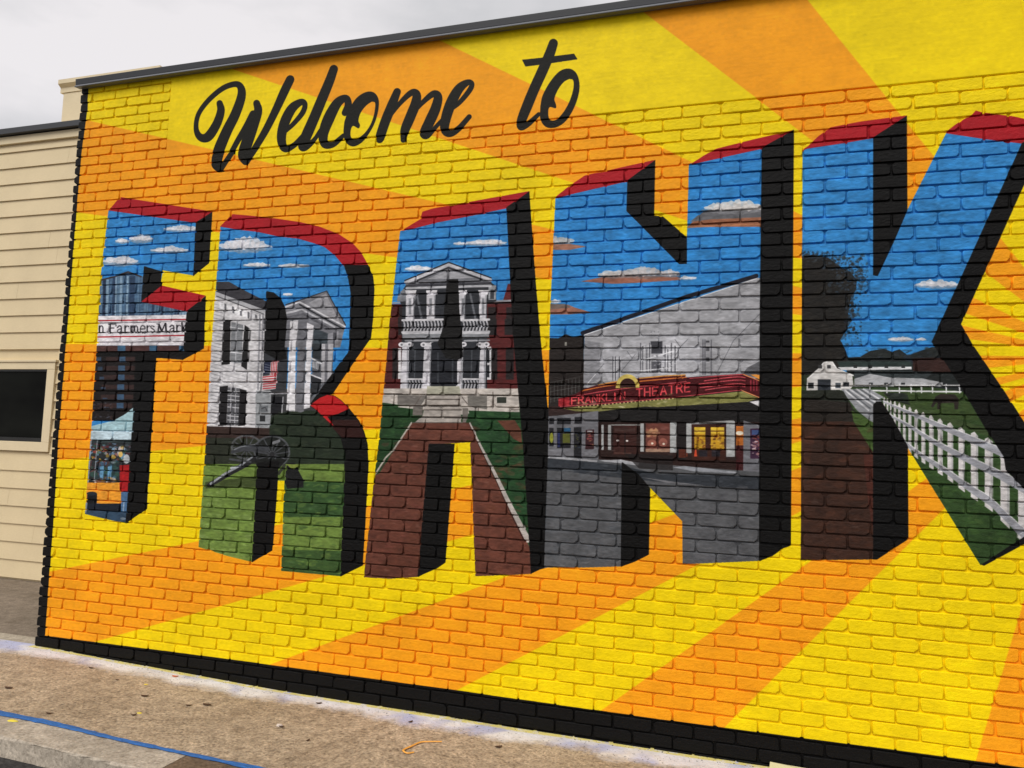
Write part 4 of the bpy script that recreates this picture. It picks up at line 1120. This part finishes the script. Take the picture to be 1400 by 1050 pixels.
b = hb(b).build('coping', M_COP, house, bevel=.003)
# window
M_FRAME = cream('window_trim_paint', lin((226, 209, 174)), .05)
win = MB()
win.box(WX0, WX1, HY - .012, HY + .0295, WZ1 - .075, WZ1)
win.box(WX0, WX1, HY - .012, HY + .0295, WZ0, WZ0 + .095)
win.box(WX0, WX0 + .1, HY - .011, HY + .0295, WZ0 + .096, WZ1 - .076)
win.box(WX1 - .1, WX1, HY - .011, HY + .0295, WZ0 + .096, WZ1 - .076)
wo = hb(win).build('window', M_FRAME, house, bevel=.003)
b = MB(); b.box(WX0 - .02, WX1 + .02, HY - .025, HY + .0295, WZ1 + .001, WZ1 + .02); hb(b).build('drip_cap', M_FRAME, wo)
M_SASH, t, p = new_mat('dark_sash', .35, .5)
t.links.new(rampn(t, noise(t, 9).outputs['Fac'], [(.3, (.008, .008, .008)), (.7, (.016, .016, .015))]).outputs['Color'], p.inputs['Base Color'])
b = MB()
b.box(WX0 + .101, WX1 - .101, HY + .006, HY + .0295, WZ0 + .0965, WZ0 + .135)
b.box(WX0 + .101, WX1 - .101, HY + .006, HY + .0295, WZ1 - .095, WZ1 - .0765)
b.box(WX1 - .122, WX1 - .1015, HY + .006, HY + .0295, WZ0 + .1355, WZ1 - .0955)
b.box(WX0 + .1015, WX0 + .122, HY + .006, HY + .0295, WZ0 + .1355, WZ1 - .0955)
hb(b).build('sash', M_SASH, wo)
M_GLASS, t, p = new_mat('dark_glass', .06, .5)
t.links.new(rampn(t, noise(t, 1.4, 3).outputs['Fac'], [(.35, (.004, .004, .004)), (.7, (.012, .013, .011))]).outputs['Color'], p.inputs['Base Color'])
p.inputs['Specular IOR Level'].default_value = .03
b = MB(); b.box(WX0 + .122, WX1 - .122, HY + .018, HY + .0285, WZ0 + .135, WZ1 - .095); hb(b).build('pane', M_GLASS, wo)
# taller rear parapet with a cornice
RX0, RX1, RY = -5.934, -4.55, 2.57
b = MB(); b.box(RX0, RX1, RY, 3.6, 4.70, 5.57); rp = hb(b).build('rear_parapet', M_TRIM, house)
b = MB()
b.box(RX0 - .01, RX0 + .28, RY - .02, RY - .001, 4.71, 5.54); b.box(RX0 + .36, RX0 + .60, RY - .02, RY - .001, 4.71, 5.48)
b.box(RX0 + .29, RX1, RY - .012, RY - .0015, 5.482, 5.54)
hb(b).build('corner_board', M_TRIM, rp, bevel=.003)
b = MB(); b.extrude_x([(RY - .03, 5.541), (RY - .03, 5.60), (RY - .07, 5.635), (RY - .07, 5.685), (3.64, 5.685), (3.64, 5.571), (RY + .01, 5.571), (RY + .01, 5.541)][::-1], RX0 - .05, RX1 + .03)
hb(b).build('cornice', M_TRIM, rp)

# ------------------------------------------------------------------ ground
def sheet(name, x0, x1, y0, y1, dz, mat, nx=80, ny=6, kind='structure'):
    xs = np.linspace(x0, x1, nx); ys = np.linspace(y0, y1, ny)
    vs = [(x, y, gz(x) + dz) for y in ys for x in xs]
    fs = [(j * nx + i, j * nx + i + 1, (j + 1) * nx + i + 1, (j + 1) * nx + i) for j in range(ny - 1) for i in range(nx - 1)]
    me = bpy.data.meshes.new(name); me.from_pydata(vs, [], fs)
    o = link(name, me, mat)
    o['kind'] = kind
    return o

def concrete(name, dark, light, speck=.6, overspray=False, bumps=.5):
    ma, t, p = new_mat(name, .9, .25)
    g = t.nodes.new('ShaderNodeNewGeometry')
    P = g.outputs['Position']
    na = noise(t, 1.6, 6, P, .6); nb = noise(t, 55, 4, P, .65); nc = noise(t, 14, 5, P, .6)
    c1 = rampn(t, na.outputs['Fac'], [(.30, dark), (.72, light)]).outputs['Color']
    c2 = rampn(t, nc.outputs['Fac'], [(.3, (.70, .68, .66)), (.7, (1.12, 1.10, 1.08))]).outputs['Color']
    c3 = rampn(t, nb.outputs['Fac'], [(.32, (.42, .39, .36)), (.5, (1, 1, 1)), (.72, (1.35, 1.33, 1.3))]).outputs['Color']
    col = mixc(t, 1, c1, c2, 'MULTIPLY')
    col = mixc(t, speck, col, mixc(t, 1, col, c3, 'MULTIPLY'))
    vor = t.nodes.new('ShaderNodeTexVoronoi'); vor.inputs['Scale'].default_value = 95; t.links.new(P, vor.inputs['Vector'])
    vs_ = t.nodes.new('ShaderNodeSeparateColor'); t.links.new(vor.outputs['Color'], vs_.inputs[0])
    c4 = rampn(t, vs_.outputs[0], [(.0, (.55, .52, .50)), (.25, (.95, .94, .93)), (.8, (1.02, 1.01, 1.0)), (1.0, (1.45, 1.42, 1.38))]).outputs['Color']
    col = mixc(t, speck, col, mixc(t, 1, col, c4, 'MULTIPLY'))
    nk = noise(t, 5.5, 3, P)
    c5 = rampn(t, nk.outputs['Fac'], [(.28, (.80, .78, .76)), (.42, (1, 1, 1))]).outputs['Color']
    col = mixc(t, 1, col, c5, 'MULTIPLY')
    if overspray:
        sep = t.nodes.new('ShaderNodeSeparateXYZ'); t.links.new(P, sep.inputs[0])
        nl = noise(t, 2.3, 4, P); ns = noise(t, 26, 4, P, .7); nh = noise(t, 3.1, 2, P); nd = noise(t, 70, 2, P)
        dist = math_n(t, 'MULTIPLY', sep.outputs['Y'], -1.0)                      # metres out from the wall
        edge = math_n(t, 'ADD', math_n(t, 'MULTIPLY', nl.outputs['Fac'], .30), math_n(t, 'MULTIPLY', ns.outputs['Fac'], .12))
        k = math_n(t, 'MULTIPLY', math_n(t, 'SUBTRACT', edge, dist), 10.0, True)
        hue = rampn(t, nh.outputs['Fac'], [(.36, (.80, .78, .80)), (.52, (.84, .81, .80)), (.64, (.50, .52, .72))]).outputs['Color']
        col = mixc(t, math_n(t, 'MULTIPLY', k, math_n(t, 'ADD', .25, math_n(t, 'MULTIPLY', noise(t, 9, 6, P, .7).outputs['Fac'], 1.15), True)), col, hue)
        ky = math_n(t, 'MULTIPLY', math_n(t, 'SUBTRACT', math_n(t, 'ADD', .016, math_n(t, 'MULTIPLY', nl.outputs['Fac'], .05)), dist), 90.0, True)
        ky = math_n(t, 'MULTIPLY', ky, math_n(t, 'GREATER_THAN', sep.outputs['X'], X_LEFT - .02))
        ky = math_n(t, 'MULTIPLY', ky, math_n(t, 'MULTIPLY', math_n(t, 'SUBTRACT', ns.outputs['Fac'], .34), 6.0, True))
        col = mixc(t, math_n(t, 'MULTIPLY', ky, .9), col, (.76, .64, .14))
        # flecks of dark paint and dirt close to the wall
        fl = math_n(t, 'MULTIPLY', math_n(t, 'GREATER_THAN', nd.outputs['Fac'], .665), math_n(t, 'LESS_THAN', dist, .22))
        col = mixc(t, math_n(t, 'MULTIPLY', fl, .85), col, (.03, .03, .03))
    t.links.new(col, p.inputs['Base Color'])
    bump(t, p, math_n(t, 'ADD', nb.outputs['Fac'], nc.outputs['Fac']), bumps, .006)
    return ma
M_WALK = concrete('sidewalk_aggregate', (.37, .29, .20), (.52, .425, .31), .75, True, .8)
M_KERB = concrete('kerb_concrete', (.36, .32, .26), (.56, .50, .42), .5)
M_KERB2 = concrete('stained_kerb_concrete', (.12, .085, .055), (.22, .16, .11), .6)
M_BACK = concrete('back_pavement_concrete', (.20, .165, .125), (.30, .25, .20), .4)
M_EDGE = concrete('edging_concrete', (.42, .37, .29), (.52, .46, .37), .3)
M_ROAD = concrete('asphalt', (.03, .03, .032), (.06, .058, .055), .8)

sheet('sidewalk', -14, 9, -1.0, .03, 0, M_WALK, 160, 10)
sheet('back_pavement', -14, X_LEFT + .01, .175, 1.82, -.006, M_BACK, 60, 6)
sheet('edging_strip', -14, X_LEFT + .011, .0305, .174, -.002, M_EDGE, 60, 3)
sheet('road', -14, 9, -9.0, -1.20, -.095, M_ROAD, 60, 8)
me = bpy.data.meshes.new('ground'); me.from_pydata([(-600, -600, -.30), (600, -600, -.30), (600, 600, -.30), (-600, 600, -.30)], [], [(0, 1, 2, 3)])
link('ground', me, M_ROAD)['kind'] = 'structure'

kerb = tag(empty('kerb', (0, -1.1, 0)), kind='structure')
def kerb_stone(x0, x1, mat):
    b = MB()
    nseg = max(2, int((x1 - x0) / .05))
    xs = np.linspace(x0, x1, nseg + 1)
    prof = [(-1.217, -.16), (-1.217, -.010), (-1.214, -.003), (-1.207, .0), (-1.002, .0), (-1.002, -.16)]
    n_ = len(prof)
    for x in xs:
        b.v += [(x, y + 1.1 + (random.Random(int(x * 1000) + i).uniform(-.004, .006) if i in (1, 2) else 0), gz(x) + z) for i, (y, z) in enumerate(prof)]
    for k_ in range(nseg):
        for i in range(n_):
            j = (i + 1) % n_
            b.f.append((k_ * n_ + i, k_ * n_ + j, (k_ + 1) * n_ + j, (k_ + 1) * n_ + i))
    b.f.append(tuple(range(n_))); b.f.append(tuple(range(nseg * n_, nseg * n_ + n_))[::-1])
    return b.build('kerb_stone', mat, kerb)
for a, c, mm in ((-13.9, -6.0, M_KERB), (-5.994, -3.40, M_KERB), (-3.394, -.722, M_KERB), (-.716, 1.9, M_KERB2), (1.906, 4.5, M_KERB), (4.506, 9, M_KERB)):
    kerb_stone(a, c, mm)

# ------------------------------------------------------------------ small things on the pavement
def plain(name, c, rough=.6, v=.25):
    ma, t, p = new_mat(name, rough, .4)
    nn = noise(t, 30, 4)
    t.links.new(rampn(t, nn.outputs['Fac'], [(.3, tuple(q * (1 - v) for q in c)), (.7, tuple(min(1, q * (1 + v)) for q in c))]).outputs['Color'], p.inputs['Base Color'])
    return ma
# blue masking tape: a crumpled strip with two thickened folds
M_TAPE = plain('blue_masking_tape', lin((42, 96, 160)), .7, .45)
b = MB()
r = random.Random(8)
xs = np.arange(-5.2, .12, .035)
rows = 5
yc = 0.0
for i, x in enumerate(xs):
    wv = .006 * math.sin(x * 3.1) + .004 * math.sin(x * 7.7 + 1)
    wd = .021 + .006 * math.sin(x * 2.3 + .4) + r.uniform(-.004, .004)
    for kx in range(rows):
        s_ = kx / (rows - 1) * 2 - 1
        h_ = .002 + r.uniform(0, .007) * (1 if 0 < kx < rows - 1 else .25)
        b.v.append((x, -1.0 + wv + s_ * wd, gz(x) + h_))
n_ = len(xs)
for i in range(n_ - 1):
    for kx in range(rows - 1):
        b.f.append((i * rows + kx, (i + 1) * rows + kx, (i + 1) * rows + kx + 1, i * rows + kx + 1))
tp = b.build('masking_tape', M_TAPE)
tag(tp, 'long crumpled strip of blue masking tape along the kerb joint', 'tape')
so = tp.modifiers.new('solid', 'SOLIDIFY'); so.thickness = .0015; so.offset = 1

def ribbon(name, pts, w, mat, label, cat_, h=.003, group=None):
    q = MB(); p_ = smooth_line([(x, y, h) for x, y in pts], 6)
    d = np.gradient(p_[:, :2], axis=0); d /= np.linalg.norm(d, axis=1, keepdims=True)
    for i, (pt, dd) in enumerate(zip(p_, d)):
        tt = i / (len(p_) - 1)
        ww = w * (.35 + .65 * math.sin(math.pi * min(1, tt * 1.1 + .05))) / 2
        zz = gz(pt[0]) + .003 + h * math.sin(math.pi * tt) 
        q.v += [(pt[0] - dd[1] * ww, pt[1] + dd[0] * ww, zz), (pt[0], pt[1], zz + .004), (pt[0] + dd[1] * ww, pt[1] - dd[0] * ww, zz)]
    for i in range(len(p_) - 1):
        for j in (0, 1):
            q.f.append((3 * i + j, 3 * i + 3 + j, 3 * i + 4 + j, 3 * i + 1 + j))
    o = q.build(name, mat)
    so = o.modifiers.new('solid', 'SOLIDIFY'); so.thickness = .0015
    return tag(o, label, cat_, group)
M_STRAW = plain('orange_paint_peel', lin((236, 168, 74)), .5, .15)
ribbon('paint_peel', [(.258, -.545), (.232, -.572), (.200, -.545), (.214, -.49), (.235, -.42), (.275, -.39), (.33, -.36)], .010, M_STRAW, 'curled thin orange paint peel lying on the tan sidewalk', 'paint peel')
M_LEAF = plain('dry_brown_leaf', lin((72, 50, 36)), .8, .3)
def leaf(x, y, l, a, label, mat=M_LEAF):
    q = MB()
    n_ = 7
    for i in range(n_):
        t_ = i / (n_ - 1)
        w_ = l * .3 * math.sin(math.pi * (t_ * .92 + .04)) ** .8
        u = (t_ - .5) * l
        up = .002 + .004 * (2 * t_ - 1) ** 2
        for s_ in (-1, 0, 1):
            lx, ly = u, s_ * w_
            q.v.append((x + lx * math.cos(a) - ly * math.sin(a), y + lx * math.sin(a) + ly * math.cos(a), gz(x) + up + (.002 if s_ else .001)))
    for i in range(n_ - 1):
        for j in (0, 1):
            q.f.append((3 * i + j, 3 * i + 3 + j, 3 * i + 4 + j, 3 * i + 1 + j))
    o = q.build('fallen_leaf', mat)
    so = o.modifiers.new('solid', 'SOLIDIFY'); so.thickness = .001
    tag(o, label, 'leaf', 'dry leaves on the sidewalk')
LB = 'small dry brown leaf lying on the tan sidewalk'
for x, y, l, a in ((-1.486, -.451, .045, .3), (-2.226, -.699, .05, .1), (-1.17, -.461, .035, .5), (-1.092, -.405, .05, .1), (-1.318, -.711, .03, 1.0),
                   (-1.83, -.304, .022, .4), (-.53, -.511, .03, .2), (-.551, -.105, .035, .6), (-2.14, -.20, .03, .2), (.06, -.16, .03, 1.1), (-1.707, -.893, .03, .3), (.62, -.30, .04, .6), (-.30, -.62, .025, 1.4)):
    leaf(x, y, l, a, LB)
M_ORL = plain('orange_petal', lin((214, 110, 56)), .6, .2)
def blob(name, x, y, rx, ry, mat, label, cat_, group=None, hgt=.004, seed=1):
    r = random.Random(seed)
    q = MB(); n_ = 14
    rad_ = [r.uniform(.75, 1.2) for _ in range(n_)]
    for k_, (f, z_) in enumerate(((1, .0005), (.8, hgt * .8), (.4, hgt))):
        for i in range(n_):
            a = 2 * math.pi * i / n_
            q.v.append((x + math.cos(a) * rx * f * rad_[i], y + math.sin(a) * ry * f * rad_[i], gz(x) + z_))
    for k_ in (0, 1):
        for i in range(n_):
            j = (i + 1) % n_
            q.f.append((k_ * n_ + i, k_ * n_ + j, (k_ + 1) * n_ + j, (k_ + 1) * n_ + i))
    q.f.append(tuple(range(2 * n_, 3 * n_)))
    return tag(q.build(name, mat, smooth=True), label, cat_, group)
M_YP = plain('yellow_paint', lin((232, 212, 70)), .45, .1)
blob('paint_drip', -1.779, -1.047, .030, .016, M_YP, 'oval yellow paint drip on the pale kerb below the blue tape', 'paint drip', seed=2)
blob('paint_drip', -1.318, -.671, .016, .010, M_YP, 'small yellow paint spot on the sidewalk above the blue tape', 'paint drip', hgt=.002, seed=3)
blob('paint_drip', -1.63, -.285, .014, .010, M_YP, 'small yellow paint spot on the sidewalk near the wall', 'paint drip', hgt=.002, seed=4)
leaf(-1.59, -.085, .04, .2, 'small orange paint chip leaf at the foot of the mural wall', M_ORL)
M_WP = plain('pale_pebble', lin((206, 192, 180)), .8, .1)
blob('pebble', -.55, -.50, .018, .014, M_WP, 'pale flattened pebble on the tan sidewalk', 'pebble', hgt=.010, seed=6)
# torn card leaning at the wall foot
M_CARD = plain('pale_cardboard', lin((206, 196, 150)), .8, .12)
b = MB()
x0, x1 = 1.945, 2.35
b.add([(x0, -.045, gz(x0) + .001), (x1, -.040, gz(x1) + .001), (x1 + .01, -.006, gz(x1) + .016), (x0 + .14, -.006, gz(x0) + .018), (x0 + .004, -.010, gz(x0) + .026)],
      [(0, 1, 2, 3, 4)])
o = b.build('card_strip', M_CARD)
so = o.modifiers.new('solid', 'SOLIDIFY'); so.thickness = .003; so.offset = 1
tag(o, 'torn pale cardboard strip leaning against the black base of the wall', 'cardboard')
